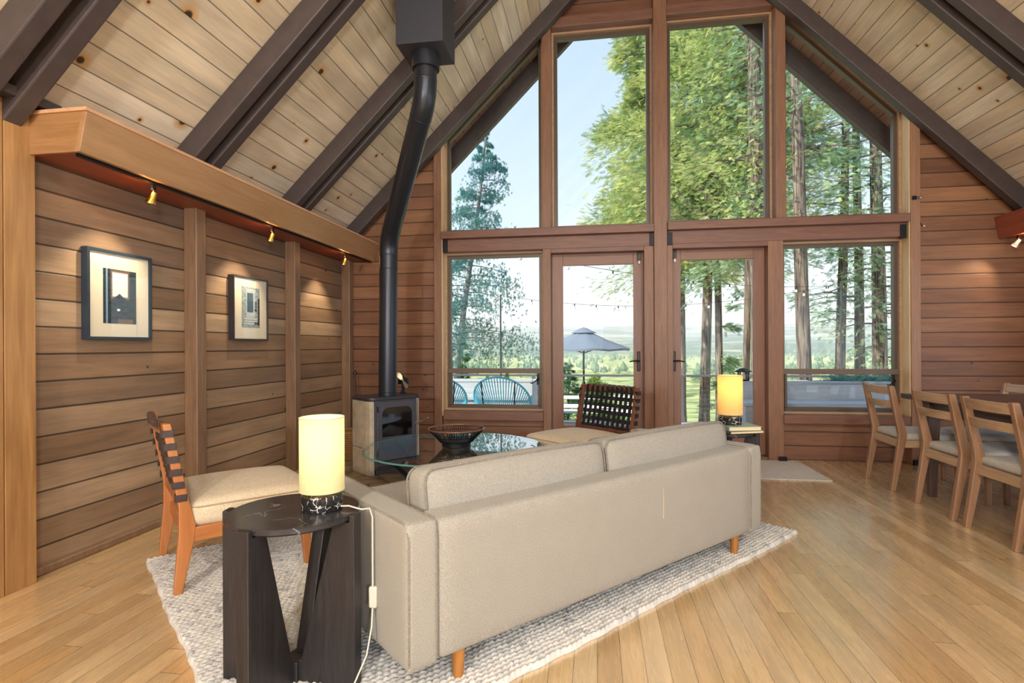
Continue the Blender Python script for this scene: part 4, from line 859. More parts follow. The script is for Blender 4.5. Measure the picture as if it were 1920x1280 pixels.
# ------------------------------------------------------------------ track spotlights
def spot(label, loc, aim, energy, on=True, mat=None):
    t = thing('spotlight', label, 'spotlight', loc, 0, 'small track spotlights'); a = Vector(aim).normalized()
    MB().box(-0.008, 0.008, -0.014, 0.014, -0.035, 0.0).build('track_adapter', BLACK, t, 0.002, False)
    MB().tube([(0, 0, -0.035), (0, 0, -0.055), (0.012, 0.008, -0.06)], 0.004, 6).build('swivel', STEEL, t)
    q = Vector((0, 0, -1)).rotation_difference(a).to_matrix().to_4x4(); M = Matrix.Translation((0.0, 0.0, -0.062)) @ q
    MB().lathe([(0.0, 0.016), (0.013, 0.016), (0.016, 0.0), (0.017, -0.022), (0.027, -0.045), (0.027, -0.052), (0.022, -0.052), (0.022, -0.046), (0.0, -0.046)], 24, M=M).build('lamp_head', mat or BRASS, t)
    MB().lathe([(0.0, -0.049), (0.021, -0.049), (0.021, -0.0475), (0.0, -0.0475)], 20, M=M).build('lens', emit('spot_lens', srgb(255, 236, 190), 5.0 if on else 0.5), t)
    if on:
        l = bpy.data.lights.new('spot_beam', 'SPOT'); l.energy = energy; l.color = (1.0, 0.80, 0.52); l.spot_size = R(85); l.spot_blend = 0.7; l.shadow_soft_size = 0.02
        lo = bpy.data.objects.new('spot_beam', l); C.objects.link(lo); lo.parent = t; lo.matrix_local = M @ Matrix.Translation((0, 0, -0.056))
        l2 = bpy.data.lights.new('spot_spill', 'POINT'); l2.energy = energy * 0.035; l2.color = (1.0, 0.45, 0.16); l2.shadow_soft_size = 0.01
        l3 = bpy.data.objects.new('spot_spill', l2); C.objects.link(l3); l3.parent = t; l3.location = (0.0, 0, -0.045 ) ; l3.location.y = -0.035
for y, l in ((2.83, 'brass track spotlight nearest the larger framed print'), (4.01, 'brass track spotlight above the smaller framed print'), (5.29, 'brass track spotlight at the stove end of the valance')):
    spot(l, (-2.524, y, 2.112), (-0.45, -0.05, -1.0), 26)
spot('white and brass spotlight under the red valance by the dining table', (3.87, 5.74, 2.175), (-0.55, 0.22, -0.8), 10, True, WHITE)
sn = thing('motion_sensor', 'tiny black and white sensor on the window post', 'sensor', (3.045, 5.838, 2.575), 0)
MB().box(-0.022, 0.018, -0.018, 0.0, -0.018, 0.018).build('sensor_body', BLACK, sn, 0.005); MB().lathe([(0, 0), (0.012, 0.004), (0.014, 0.02), (0, 0.024)], 14, M=Matrix.Translation((0.03, -0.012, 0.0)) @ Matrix.Rotation(PI / 2, 4, 'Y')).build('sensor_eye', STEEL, sn)
wr = thing('wire_stub', 'thin dark wire with a white tip on the gable boards', 'wire', (3.18, 5.94, 2.32), 0)
MB().tube([(-0.05, -0.004, 0.16), (-0.045, -0.006, 0.08), (-0.02, -0.006, 0.01), (0, -0.006, 0.0)], 0.0035, 6).build('wire', BLACK, wr); MB().lathe([(0, 0), (0.011, 0.004), (0.011, 0.012), (0, 0.016)], 12, (0, -0.008, -0.008)).build('tip', WHITE, wr)

# ------------------------------------------------------------------ outside: terrace, benches, chairs
DZ = -0.30
DECKM = plank('deck_boards', (1, 0, 0), (0, 1, 0), 0.14, 3.6, [srgb(150, 150, 150), srgb(170, 170, 168), srgb(160, 160, 160)], groove=0.04, gdark=0.3, rough=0.7)
GREYW = wood('weathered_grey_timber', srgb(160, 164, 168), srgb(200, 204, 206), 'X', 0.75, 0.6, 0.8)
o = MB().box(-6, 9, 6.12, 10.9, DZ - 0.1, DZ).build('deck', DECKM, smooth=False); struct(o, 'grey timber deck outside the doors', 'deck')
o = MB().box(-6, 9, 6.0, 6.12, -3.0, 0.0).build('trim_30', GREYW, smooth=False); trim(o, 'outer house base', 'wall')
def bench(label, x0, x1, seat):
    t = thing('planter_bench', label, 'bench', ((x0 + x1) / 2, 8.5, DZ), 0, 'planter benches on the deck'); h = (x1 - x0) / 2
    for i in range(3): MB().box(-h, h, 0.0, 0.04, 0.30 * i + 0.005, 0.30 * i + 0.295).build('back_board', GREYW, t, 0.004, False)
    MB().box(-h, h, -0.01, 0.12, 0.90, 0.93).build('cap_board', GREYW, t, 0.004, False)
    for sx in (-h, h - 0.04): MB().box(sx, sx + 0.04, 0.04, 0.8, 0.0, 0.9).build('end_board', GREYW, t, 0.004, False)
    MB().box(-h, h, 0.76, 0.8, 0, 0.9).build('rear_board', GREYW, t, 0.004, False); MB().box(-h + 0.04, h - 0.04, 0.04, 0.76, 0.7, 0.8).build('soil', plain('potting_soil', srgb(70, 56, 44), 0.95), t, 0, False)
    MB().box(-h, h, -0.5, -0.01, seat - 0.05, seat).build('seat_plank', GREYW, t, 0.005, False)
    MB().box(-h, h, -0.47, -0.43, 0.0, seat - 0.055).build('seat_front', GREYW, t, 0.004, False)
    for sx in (-h, h - 0.04): MB().box(sx, sx + 0.04, -0.43, -0.01, 0.0, seat - 0.055).build('seat_end', GREYW, t, 0.004, False)
bench('grey timber planter bench behind the blue cord chairs', -4.6, -0.98, 0.71); bench('grey timber planter bench outside the dining window', 2.05, 6.6, 0.665)

RAILM = plain('dark_rail_timber', srgb(92, 92, 94), 0.6); CABLE = plain('steel_cable', srgb(120, 126, 130), 0.35, 0.8)
rl = thing('cable_railing', 'dark cable railing along the outer deck edge', 'railing', (0, 10.8, DZ))
MB().box(-5.9, 8.9, -0.03, 0.03, 0.86, 0.90).build('top_rail', RAILM, rl, 0.004, False)
for x in (-5.8, -4.3, -2.8, -1.22, 1.60, 3.2, 4.8, 6.4, 8.6): MB().box(x - 0.035, x + 0.035, -0.035, 0.035, 0, 0.86).build('post', RAILM, rl, 0.003, False)
for i in range(9):
    z = 0.09 + 0.086 * i; MB().tube([(-5.8, 0, z), (8.6, 0, z)], 0.004, 5).build('cable', CABLE, rl)
sp2 = thing('outdoor_steps', 'pale grey slatted outdoor steps beyond the stove side door', 'steps', (-0.3, 9.9, DZ))
PALEG = wood('pale_grey_timber', srgb(196, 200, 204), srgb(222, 224, 226), 'X', 0.7, 0.6)
for i, (yy, z) in enumerate(((0.0, 0.31), (0.30, 0.37), (0.62, 0.50))): MB().box(-1.0, 1.1, yy - 0.16, yy + 0.14, z - 0.04, z).build('tread', PALEG, sp2, 0.004, False)
for x in (-0.95, 1.05): MB().prism([(-0.18, 0), (0.76, 0), (0.76, 0.46), (0.45, 0.46), (0.14, 0.33), (-0.16, 0.27)], lambda y, z: (x, y, z), lambda y, z: (x + 0.04, y, z)).build('stringer', GREYW, sp2, 0, False)

BLUEC = plain('turquoise_cord', srgb(96, 200, 224), 0.45); CHBLK = plain('chair_black_rod', srgb(24, 26, 28), 0.4, 0.3)
def acapulco(label, loc, rz):
    t = thing('cord_chair', label, 'chair', loc, rz, 'turquoise cord chairs'); n = 60; ti = R(52); A_, B_ = 0.41, 0.43
    ring = [Vector((A_ * math.cos(a), -B_ * math.sin(a) * math.cos(ti), 0.70 + B_ * math.sin(a) * math.sin(ti))) for a in [2 * PI * i / n for i in range(n)]]
    MB().tube(ring, 0.014, 8, loop=True).build('hoop', BLUEC, t)
    ft = Vector((0, 0.10, 0.34)); mb = MB()
    hr = [ft + Vector((0.10 * math.cos(a), 0.07 * math.sin(a), 0)) for a in [2 * PI * i / n for i in range(n)]]
    for i in range(n):
        a, b = ring[i], hr[(n - i) % n] if False else hr[i]
        b = ft + Vector((0.12 * math.cos(2 * PI * i / n), -0.07 * math.sin(2 * PI * i / n), 0.0))
        m_ = (a + b) / 2 + Vector((0, -0.02, -0.03)); mb.tube([a, (a + m_) / 2 + Vector((0, 0, -0.012)), m_, b], 0.0075, 5)
    mb.build('cords', BLUEC, t); MB().tube([ft + Vector((0.12 * math.cos(2 * PI * i / 30), 0.07 * math.sin(2 * PI * i / 30), 0)) for i in range(30)], 0.01, 6, loop=True).build('seat_ring', BLUEC, t)
    for sg in (-1, 1): MB().tube([ring[n // 4 - sg * 6] + Vector((0, -0.012, 0)), (sg * 0.21, -0.16, 0.45), (sg * 0.17, -0.10, 0.0)], 0.009, 6).build('leg', CHBLK, t)
    MB().tube([ft + Vector((0, 0.0, 0)), (0, 0.25, 0.3), (0, 0.36, 0.0)], 0.009, 6).build('leg', CHBLK, t)
acapulco('turquoise cord hoop chair outside the window behind the stove', (-1.305, 7.62, DZ), R(-6))
acapulco('second turquoise cord chair, mostly hidden behind the window frame', (-2.20, 7.46, DZ), R(14))

um = thing('patio_umbrella', 'grey patio umbrella open beyond the railing', 'umbrella', (-0.33, 15.0, -1.15))
UMB = plain('umbrella_canvas', srgb(112, 122, 138), 0.85); n = 8; rings = []
for r_, z in ((0.0, 2.735), (0.22, 2.66), (0.7, 2.44), (1.25, 2.24), (1.25, 2.19)):
    ring = []
    for i in range(n * 4):
        a = 2 * PI * i / (n * 4) + 0.2; f = abs((i % 4) - 2) / 2; rr = r_ * (1 - 0.045 * (1 - f)); ring.append((rr * math.cos(a), rr * math.sin(a), z - 0.03 * (1 - f) * (r_ / 1.25)))
    rings.append(ring)
MB().loft(rings, cap=False).build('canopy', UMB, um); MB().lathe([(0.0, 2.80), (0.10, 2.775), (0.33, 2.66), (0.33, 2.645), (0.0, 2.70)], 24).build('vent_cap', UMB, um)
MB().tube([(0, 0, 0.05), (0, 0, 2.8)], 0.025, 10).build('pole', BLACK, um); MB().lathe([(0, 0), (0.28, 0), (0.28, 0.06), (0.05, 0.09), (0.0, 0.09)], 24).build('base', BLACK, um)
for i in range(8): a = 2 * PI * i / 8 + 0.2; MB().tube([(0, 0, 2.1), (0.8 * math.cos(a), 0.8 * math.sin(a), 2.36)], 0.009, 5).build('rib', BLACK, um)
MB().lathe([(0.025, 1.18), (0.05, 1.2), (0.05, 1.3), (0.025, 1.34)], 12).build('crank', BLACK, um)
o = MB().box(-3, 3.0, 13.6, 16.4, -1.25, -1.15).build('terrace', plain('terrace_stone', srgb(160, 156, 148), 0.85), smooth=False); struct(o, 'stone terrace under the umbrella', 'terrace')

lt = thing('lantern', 'black deck lantern on the corner of the planter bench', 'lantern', (2.16, 8.60, DZ + 0.93))
MB().box(-0.07, 0.07, -0.07, 0.07, 0, 0.02).build('base', BLACK, lt, 0.002, False)
for sx in (-1, 1):
    for sy in (-1, 1): MB().box(sx * 0.055 - 0.008, sx * 0.055 + 0.008, sy * 0.055 - 0.008, sy * 0.055 + 0.008, 0.02, 0.13).build('post', BLACK, lt, 0, False)
MB().lathe([(0.12, 0.13), (0.125, 0.14), (0.04, 0.185), (0.0, 0.19)], 4).build('roof', BLACK, lt); MB().box(-0.03, 0.03, -0.03, 0.03, 0.02, 0.09).build('candle', WHITE, lt, 0.004)
for i, (x, z1, l) in enumerate(((-1.86, 2.18, 'thin dark light pole outside the window behind the stove'), (4.37, 2.28, 'thin dark light pole outside the dining window'))):
    p_ = MB().tube([(0, 0, 0), (0, 0, z1 - DZ)], 0.017, 8).build('light_pole', plain('pole_dark', srgb(48, 58, 62), 0.5), loc=(x, 10.70, DZ)); tag(p_, l, 'pole')
def wire(a, b, sag, nb, label):
    a, b = Vector(a), Vector(b); pt = lambda f: a.lerp(b, f) - Vector((0, 0, sag * 4 * f * (1 - f)))
    o = MB().tube([pt(i / 24) for i in range(25)], 0.004, 5).build('light_string', CHBLK); tag(o, label, 'light string')
    for i in range(nb):
        p = pt((i + 0.5) / nb); bl = thing('string_bulb', 'small clear bulb hanging from a deck light string', 'bulb', p, 0, 'deck string bulbs')
        MB().lathe([(0, -0.002), (0.011, -0.004), (0.011, -0.045), (0, -0.045)], 8).build('socket', CHBLK, bl); MB().lathe([(0.009, -0.045), (0.022, -0.072), (0.02, -0.09), (0.0, -0.102)], 10).build('bulb', BULBG, bl)
BULBG = plain('clear_bulb', srgb(236, 236, 230), 0.15)
wire((-1.86, 10.7, 2.16), (4.37, 10.7, 2.26), 0.30, 15, 'dark light string between the two deck poles')
wire((-2.6, 6.5, 2.75), (4.37, 10.7, 2.22), 0.28, 11, 'dark light string from the eaves to the pole by the dining window')

# ------------------------------------------------------------------ land
rs = np.random.RandomState(11)
def ground(y): return float(np.interp(y, [0, 11, 20, 40, 100, 300, 700, 2300, 2700, 3200, 3800, 5000, 6500], [-1.3, -1.3, -2.1, -5.2, -14, -33, -43, -43, -20, 4, 20, 175, 215]))
ys = np.concatenate([np.linspace(8, 20, 7), np.geomspace(24, 6800, 130)]); us = np.linspace(-1.5, 1.5, 130); vs = []
for y in ys:
    for u_ in us:
        x = u_ * y; z = ground(y)
        if y > 2300:
            h = noise.fractal(Vector((x / 1500, y / 1500, 3.1)), 0.9, 2.1, 6); z += h * min(1, (y - 2300) / 1500) * (60 if y > 3800 else 34)
        elif y > 24: z += noise.noise(Vector((x / 60, y / 60, 0))) * min(3, y * 0.012)
        vs.append((x, y, z))
i, j = np.meshgrid(np.arange(len(ys) - 1), np.arange(len(us) - 1), indexing='ij'); b = (i * len(us) + j).ravel()
k = NT('valley_land'); p = k.obj(); sx = k.n('SeparateXYZ', {0: p}); yy = sx.outputs[1]
lp = k.n('Mapping', {0: p, 3: (0.006, 0.0016, 0.006)}).outputs[0]; f = k.noise(lp, 1.0, 4.0); f2 = k.noise(p, 0.05, 5.0); f3 = k.noise(k.n('Mapping', {0: p, 3: (0.004, 0.004, 0.012)}).outputs[0], 1.0, 7.0, 0.65)
grass = k.ramp(f, [(0.3, srgb(146, 158, 98)), (0.5, srgb(184, 190, 124)), (0.62, srgb(202, 200, 146)), (0.75, srgb(118, 136, 92))]); grass = k.mix(k.smooth(f2, 0.5, 0.62), grass, srgb(86, 110, 56))
wood_ = k.ramp(f3, [(0.42, srgb(52, 78, 60)), (0.55, srgb(96, 112, 84)), (0.62, srgb(176, 168, 138))]); dry = k.ramp(f3, [(0.40, srgb(84, 92, 92)), (0.52, srgb(150, 144, 132)), (0.66, srgb(196, 186, 168))])
c = k.mix(k.smooth(yy, 2000, 2500), grass, wood_); c = k.mix(k.smooth(yy, 3500, 4300), c, dry); k.bsdf(c, 0.95, 0.0, **{'Specular IOR Level': 0.1})
o = raw('terrain', np.array(vs), np.stack([b, b + 1, b + len(us) + 1, b + len(us)], 1), k.m, None, True); struct(o, 'green valley floor and dry hills in the distance', 'landscape')

# distant woods on the valley floor: one uncountable mass
vs, fs = [], []
for q in range(5200):
    y = math.exp(rs.uniform(math.log(330), math.log(3700))); u_ = rs.uniform(-1.0, 1.0); x = u_ * y
    if y < 1500 and noise.noise(Vector((x / 160, y / 420, 7))) < 0.05: continue
    h = rs.uniform(5, 15) * (0.55 if y < 700 else 1.2); w = h * rs.uniform(0.22, 0.42); z = ground(y) - 1; n = 6; b0 = len(vs); a0 = rs.rand() * 6
    for zz, rr in ((0.05, 0.7), (0.35, 1.0), (0.7, 0.6), (1.0, 0.06)):
        for a in range(n): vs.append((x + w * rr * math.cos(a0 + a * 2 * PI / n) * rs.uniform(0.55, 1.4), y + w * rr * math.sin(a0 + a * 2 * PI / n), z + h * zz * rs.uniform(0.9, 1.1)))
    for r_ in range(3):
        for a in range(n): fs.append((b0 + r_ * n + a, b0 + r_ * n + (a + 1) % n, b0 + (r_ + 1) * n + (a + 1) % n, b0 + (r_ + 1) * n + a))
k = NT('far_tree_green'); p = k.obj(); f = k.noise(p, 0.03, 3.0); k.bsdf(k.ramp(f, [(0.35, srgb(84, 112, 88)), (0.6, srgb(120, 142, 100)), (0.75, srgb(150, 162, 112))]), 0.95, **{'Specular IOR Level': 0.1})  # greens lightened so the colour itself carries some distance haze
o = raw('valley_woods', np.array(vs), np.array(fs), k.m, None, False); tag(o, 'hazy woods scattered over the far valley floor', 'woods', kind='stuff')

# ------------------------------------------------------------------ trees
def leafmat(name, stops, tr=0.35):
    k = NT(name); p = k.obj(); f = k.noise(p, 1.1, 3.0); f2 = k.noise(p, 9.0, 2.0); ff = k.math('ADD', k.math('MULTIPLY', f, 0.65), k.math('MULTIPLY', f2, 0.35))
    c = k.ramp(ff, stops); d = k.n('BsdfDiffuse', {0: c}); t_ = k.n('BsdfTranslucent', {0: c}); mx = k.n('MixShader', {0: tr, 1: d, 2: t_}); k.t.links.new(mx.outputs[0], k.out.inputs[0]); return k.m
REDW = leafmat('redwood_leaves', [(0.36, srgb(72, 118, 98)), (0.48, srgb(160, 178, 112)), (0.60, srgb(222, 222, 152))])  # darkest stop paints the shadows between the sprays into the leaf colour
REDW_D = leafmat('redwood_leaves_cool', [(0.34, srgb(100, 142, 126)), (0.5, srgb(144, 176, 140)), (0.66, srgb(196, 208, 150))])  # cool teal copy of the leaves, coloured as shaded foliage
PINEL = leafmat('pine_needles', [(0.34, srgb(66, 116, 120)), (0.5, srgb(92, 146, 146)), (0.66, srgb(140, 178, 156))])
BUSHL = leafmat('bush_leaves', [(0.34, srgb(70, 112, 66)), (0.5, srgb(120, 152, 72)), (0.66, srgb(184, 192, 96))])
DARKL = leafmat('dark_conifer_leaves', [(0.34, srgb(38, 84, 66)), (0.5, srgb(64, 116, 84)), (0.66, srgb(104, 146, 92))])
k = NT('redwood_bark'); p = k.obj(); f = k.noise(k.n('Mapping', {0: p, 3: (16, 16, 1.2)}).outputs[0], 1.0, 5.0, 0.6, 0.6)
k.bsdf(k.ramp(f, [(0.36, srgb(58, 50, 48)), (0.5, srgb(108, 96, 88)), (0.66, srgb(150, 136, 120))]), 0.95, 0, f, 0.8, 0.04, **{'Specular IOR Level': 0.1}); BARK = k.m

def spray_template(kind):
    q = []
    if kind == 'fern':
        for s_ in range(7):
            f = 0.08 + s_ * 0.14; L = 0.34 * (1 - 0.6 * f) + 0.06
            for sg in (-1, 1):
                d = np.array([0.62, sg * 0.78, 0]); pe = np.array([-sg * 0.78, 0.62, 0]) * 0.035; a = np.array([f, 0, 0.0]); e = a + d * L + np.array([0, 0, -0.05])
                q.append([a - pe * 0.6, a + d * L * 0.5 - pe * 1.3, e, a + d * L * 0.5 + pe * 1.3])
        q.append([np.array([0.0, -0.015, 0]), np.array([0.6, -0.03, 0]), np.array([1.08, 0, -0.06]), np.array([0.6, 0.03, 0])])
    elif kind == 'tuft':
        r2 = np.random.RandomState(5)
        for s_ in range(18):
            d = r2.normal(size=3); d[0] = abs(d[0]) * 1.1 + 0.15; d /= np.linalg.norm(d); pe = np.cross(d, r2.normal(size=3)); pe /= np.linalg.norm(pe); pe *= 0.05; L = r2.uniform(0.6, 1.0)
            q.append([-pe * 0.3, d * L * 0.5 - pe, d * L, d * L * 0.5 + pe])
    else:
        r2 = np.random.RandomState(9)
        for s_ in range(14):
            c = r2.normal(size=3) * 0.33; d = r2.normal(size=3); d /= np.linalg.norm(d); pe = np.cross(d, r2.normal(size=3)); pe /= np.linalg.norm(pe)
            q.append([c - d * 0.16, c - pe * 0.085, c + d * 0.16, c + pe * 0.085])
    return np.array(q)            # quads x 4 x 3
TPL = {k_: spray_template(k_) for k_ in ('fern', 'tuft', 'leaf')}
def sprays(P_, D_, S_, kind, seed):
    """P: positions, D: directions, S: sizes -> vertices, quads"""
    r2 = np.random.RandomState(seed); T = TPL[kind]; n = len(P_)
    X = D_ / np.linalg.norm(D_, axis=1, keepdims=True); U_ = np.tile([0, 0, 1.0], (n, 1)) + r2.normal(size=(n, 3)) * 0.45
    Y = np.cross(U_, X); Y /= np.linalg.norm(Y, axis=1, keepdims=True) + 1e-9; Z = np.cross(X, Y)
    M = np.stack([X, Y, Z], 2) * S_[:, None, None]
    V = np.einsum('nij,qkj->nqki', M, T) + P_[:, None, None, :]
    V = V.reshape(-1, 3); return V, np.arange(len(V)).reshape(-1, 4)
FS, FN = 0.42, 3.5      # finer, denser leaf sprays
def tree(label, base, H, rad, lean, z0, reach, nb, per, size, leaf, kind='fern', seed=1, taper=0.75, droop=0.25, upw=0.1, low=(), bark=None, group='trees beyond the deck', cat='tree', nm='redwood_tree', ztop=None, thin=1.0, sector=None):
    """trunk along a leaning line; branches from z0 up; reach(f) gives branch length along the crown (f 0..1)"""
    r2 = np.random.RandomState(seed); t = thing(nm, label, cat, base, 0, group); lx, ly = lean
    tr = lambda z: np.array([lx * z / H + 0.04 * math.sin(z * 0.9 + seed) * (z / H), ly * z / H, z])
    pts = [tuple(tr(z)) for z in np.linspace(0, H, 26)]
    mb = MB(); mb.tube(pts, [rad * (1.25 if i == 0 else 1) * (1 - taper * (i / 25) ** 1.1) for i in range(26)], 14)
    P_, D_, S_ = [], [], []; br = MB(); zt = ztop or H
    lst = [(z0 + (zt - z0) * ((b_ + r2.rand()) / nb), None) for b_ in range(nb)] + [(z, L) for z, L in low]
    for z, LL in lst:
        f = (z - z0) / max(0.1, H - z0); L = (LL or reach(max(0, f))) * r2.uniform(0.75, 1.12); az = r2.uniform(0, 2 * PI)
        if sector: az = r2.uniform(*sector)
        o_ = tr(z); d = np.array([math.cos(az), math.sin(az), 0]); sd = np.array([-d[1], d[0], 0]); line = []
        for s_ in np.linspace(0, 1, 7): line.append(o_ + d * L * s_ + np.array([0, 0, upw * L * s_ - droop * L * s_ * s_]) + sd * 0.06 * L * math.sin(s_ * 5 + z))
        if L > 0.5: br.tube([tuple(a) for a in line], [max(0.008, rad * 0.16 * (1 - 0.85 * i / 6)) for i in range(7)], 5)
        cnt = max(3, int(per * FN * (0.4 + 0.6 * L)))
        for _ in range(cnt):
            s_ = r2.uniform(0.12, 1.0) ** 0.75; q = s_ * 6; i0 = min(5, int(q)); p = line[i0] + (line[i0 + 1] - line[i0]) * (q - i0)
            spread = 0.34 * L * (0.25 + 0.9 * math.sin(PI * min(1, s_ * 0.85))) * thin
            off = sd * r2.normal() * spread * 0.6 + np.array([0, 0, r2.normal() * 0.10 * L - 0.04 * L])
            P_.append(p + off); D_.append(d * (0.4 + s_) + off * 0.9 + r2.normal(size=3) * 0.35 + np.array([0, 0, -0.22])); S_.append(size * FS * r2.uniform(0.6, 1.3))
    mb.build('trunk', bark or BARK, t); 
    if br.v: br.build('branches', bark or BARK, t)
    V, Q = sprays(np.array(P_), np.array(D_), np.array(S_), kind, seed + 50); raw('foliage', V, Q, leaf, t)
    return t
def at(px, y, z=None):                       # where the sight line through a pixel column meets the plane y
    d = cr * ((px - CX) / F) + fw; return d.x * y / d.y
cone = lambda w, p=0.8, m=0.25: (lambda f: max(m, w * (1 - f) ** p))
Y1 = 22.0
tree('old redwood with two toned bark outside the dining side door', (at(1319, Y1), Y1, -2.4), 26, 0.205, (0.7, 0.0), 7.6, lambda f: 3.5 * (0.55 + 0.75 * math.sin(PI * min(1, f * 2.2 + 0.12))) if f < 0.42 else 3.4 * (1 - f), 90, 34, 0.62, REDW, 'fern', 3, low=((6.9, 1.6), (6.2, 1.3)), ztop=19)
tree('slimmer redwood close beside the old one, sprouting leaves low down', (at(1349, 23.2), 23.2, -2.5), 24, 0.16, (-0.2, 0.0), 6.4, lambda f: 3.0 * (1 - f * 0.7), 60, 30, 0.58, REDW_D, 'fern', 4, low=((2.2, 0.8), (2.5, 0.8), (2.8, 0.8), (1.6, 0.8), (3.1, 0.9), (1.2, 0.7), (4.4, 0.8)), ztop=18)
tree('straight redwood trunk at the hinge side of the dining side door', (at(1396, 19.0), 19.0, -2.0), 24, 0.12, (0.5, 0.0), 5.4, lambda f: 2.2 * (1 - f * 0.6), 46, 18, 0.5, REDW_D, 'fern', 5, low=((5.0, 0.8), (4.5, 0.7)), ztop=15)
tree('broad grey redwood rising behind the upper mullion over the dining side door', (at(1427, 17.5), 17.5, -1.9), 24, 0.27, (-0.35, 0.0), 6.5, lambda f: 2.6 * (1 - f * 0.5), 40, 16, 0.5, REDW, 'fern', 6, ztop=15, taper=0.6)
tree('stout grey redwood in the dining window, nearest its door', (at(1512, 15.5), 15.5, -1.8), 22, 0.185, (-0.45, 0.2), 5.6, lambda f: 2.1 * (1 - f * 0.5), 34, 11, 0.42, REDW_D, 'fern', 7, low=((4.3, 0.8), (3.8, 0.7)), ztop=13, taper=0.6)
tree('leaning slim tree in the middle of the dining window', (at(1571, 19), 19, -2.0), 20, 0.16, (0.55, 0.0), 4.0, lambda f: 1.9 * (1 - f * 0.5), 40, 9, 0.44, REDW_D, 'fern', 8, low=((2.0, 0.7), (2.6, 0.8)), ztop=13)
tree('slim tree with ochre bark right of the window middle, before the dark one', (at(1614, 20), 20, -2.1), 20, 0.17, (-0.2, 0.0), 4.1, lambda f: 2.0 * (1 - f * 0.5), 40, 9, 0.44, REDW_D, 'fern', 9, low=((3.2, 0.8),), ztop=14)
tree('thick dark tree at the jamb end of the dining window', (at(1652, 18), 18, -2.0), 20, 0.22, (-0.25, 0.0), 2.6, lambda f: 1.7 * (1 - f * 0.4), 50, 11, 0.44, REDW_D, 'fern', 10, ztop=12)
tree('distant slender redwood behind the centre post', (at(1279, 30), 30, -3.2), 30, 0.2, (0.0, 0.0), 8.5, lambda f: 4.6 * (1 - f) ** 0.7, 90, 26, 0.7, REDW, 'fern', 12, ztop=26)
tree('leafy redwood whose crown fills the right side of the tall sky window', (at(1218, 27), 27, -2.8), 22, 0.2, (0.2, 0.0), 9.0, lambda f: 3.5 * (1 - f) ** 0.62 * (0.85 + 0.3 * math.sin(f * 19)), 120, 34, 0.66, REDW, 'fern', 13)
tree('tall blue green pine outside the window behind the stove', (at(838, 17), 17, -1.9), 9.9, 0.13, (1.35, 0.0), 2.9, lambda f: 2.5 * (1 - f) ** 0.62 * (0.8 + 0.3 * math.sin(f * 26)), 105, 22, 0.21, PINEL, 'tuft', 14, droop=0.30, upw=0.14, nm='pine_tree', taper=0.8, thin=0.62, bark=plain('grey_pine_bark', srgb(120, 122, 124), 0.9, 0, 8, 0.3))
tree('dark green young conifer under the pine', (at(866, 21), 21, -3.6), 5.3, 0.08, (0, 0), 0.3, lambda f: 1.15 * (1 - f) ** 0.8, 90, 26, 0.3, DARKL, 'fern', 15, nm='young_conifer')
tree('round yellow green tree on the slope by the light pole', (at(914, 70), 70, -12.4), 9.6, 0.12, (0, 0), 1.5, lambda f: 2.2 * math.sin(PI * min(1, 0.25 + f * 0.75)), 60, 12, 0.7, BUSHL, 'leaf', 16, nm='valley_tree')
tree('second yellow green tree on the slope, right of the light pole', (at(950, 72), 72, -12.6), 10.2, 0.12, (0, 0), 1.5, lambda f: 2.4 * math.sin(PI * min(1, 0.25 + f * 0.75)), 60, 12, 0.7, BUSHL, 'leaf', 17, nm='valley_tree')
tree('dark green bush behind the umbrella, at the door jamb', (at(1064, 24), 24, -3.9), 4.3, 0.09, (0, 0), 0.4, lambda f: 1.25 * (1 - f) ** 0.6, 80, 26, 0.34, DARKL, 'fern', 18, nm='young_conifer')
tree('light green leafy bush beside the umbrella pole', (at(1118, 22), 22, -3.4), 3.3, 0.07, (0, 0), 0.3, lambda f: 1.1 * math.sin(PI * min(1, 0.3 + f * 0.65)), 50, 16, 0.42, BUSHL, 'leaf', 19, nm='garden_bush', cat='bush')
# junipers in the planter
for i, (x, s_) in enumerate(((3.9, 0.5), (4.5, 0.62), (5.1, 0.6))):
    r2 = np.random.RandomState(30 + i); nP = 260; P_ = np.stack([r2.normal(size=nP) * s_ * 0.42, r2.uniform(-0.3, 0.3, nP), np.abs(r2.normal(size=nP)) * 0.05 + 0.06], 1); D_ = np.stack([r2.normal(size=nP), r2.normal(size=nP), np.full(nP, 0.35)], 1)
    t = thing('juniper', ('low blue green juniper in the planter, closest to the glass doors', 'middle blue green juniper in the planter', 'low blue green juniper in the planter, furthest along')[i], 'shrub', (x, 8.9, DZ + 0.80), 0, 'junipers in the planter')
    V, Q = sprays(P_, D_, np.full(nP, 0.16), 'fern', 60 + i); raw('foliage', V, Q, leafmat('juniper_leaves', [(0.35, srgb(92, 140, 130)), (0.65, srgb(150, 184, 160))]), t)

# valley haze: thin air over the far land
k = NT('valley_haze'); vs_ = k.n('VolumeScatter', {'Color': (0.82, 0.91, 1.0, 1), 'Density': 0.00020, 'Anisotropy': 0.0}); k.t.links.new(vs_.outputs[0], k.out.inputs['Volume'])
o = MB().box(-7000, 7000, 90, 7000, -60, 420).build('haze', k.m, smooth=False); tag(o, 'pale haze over the far valley and hills', 'haze', kind='stuff')
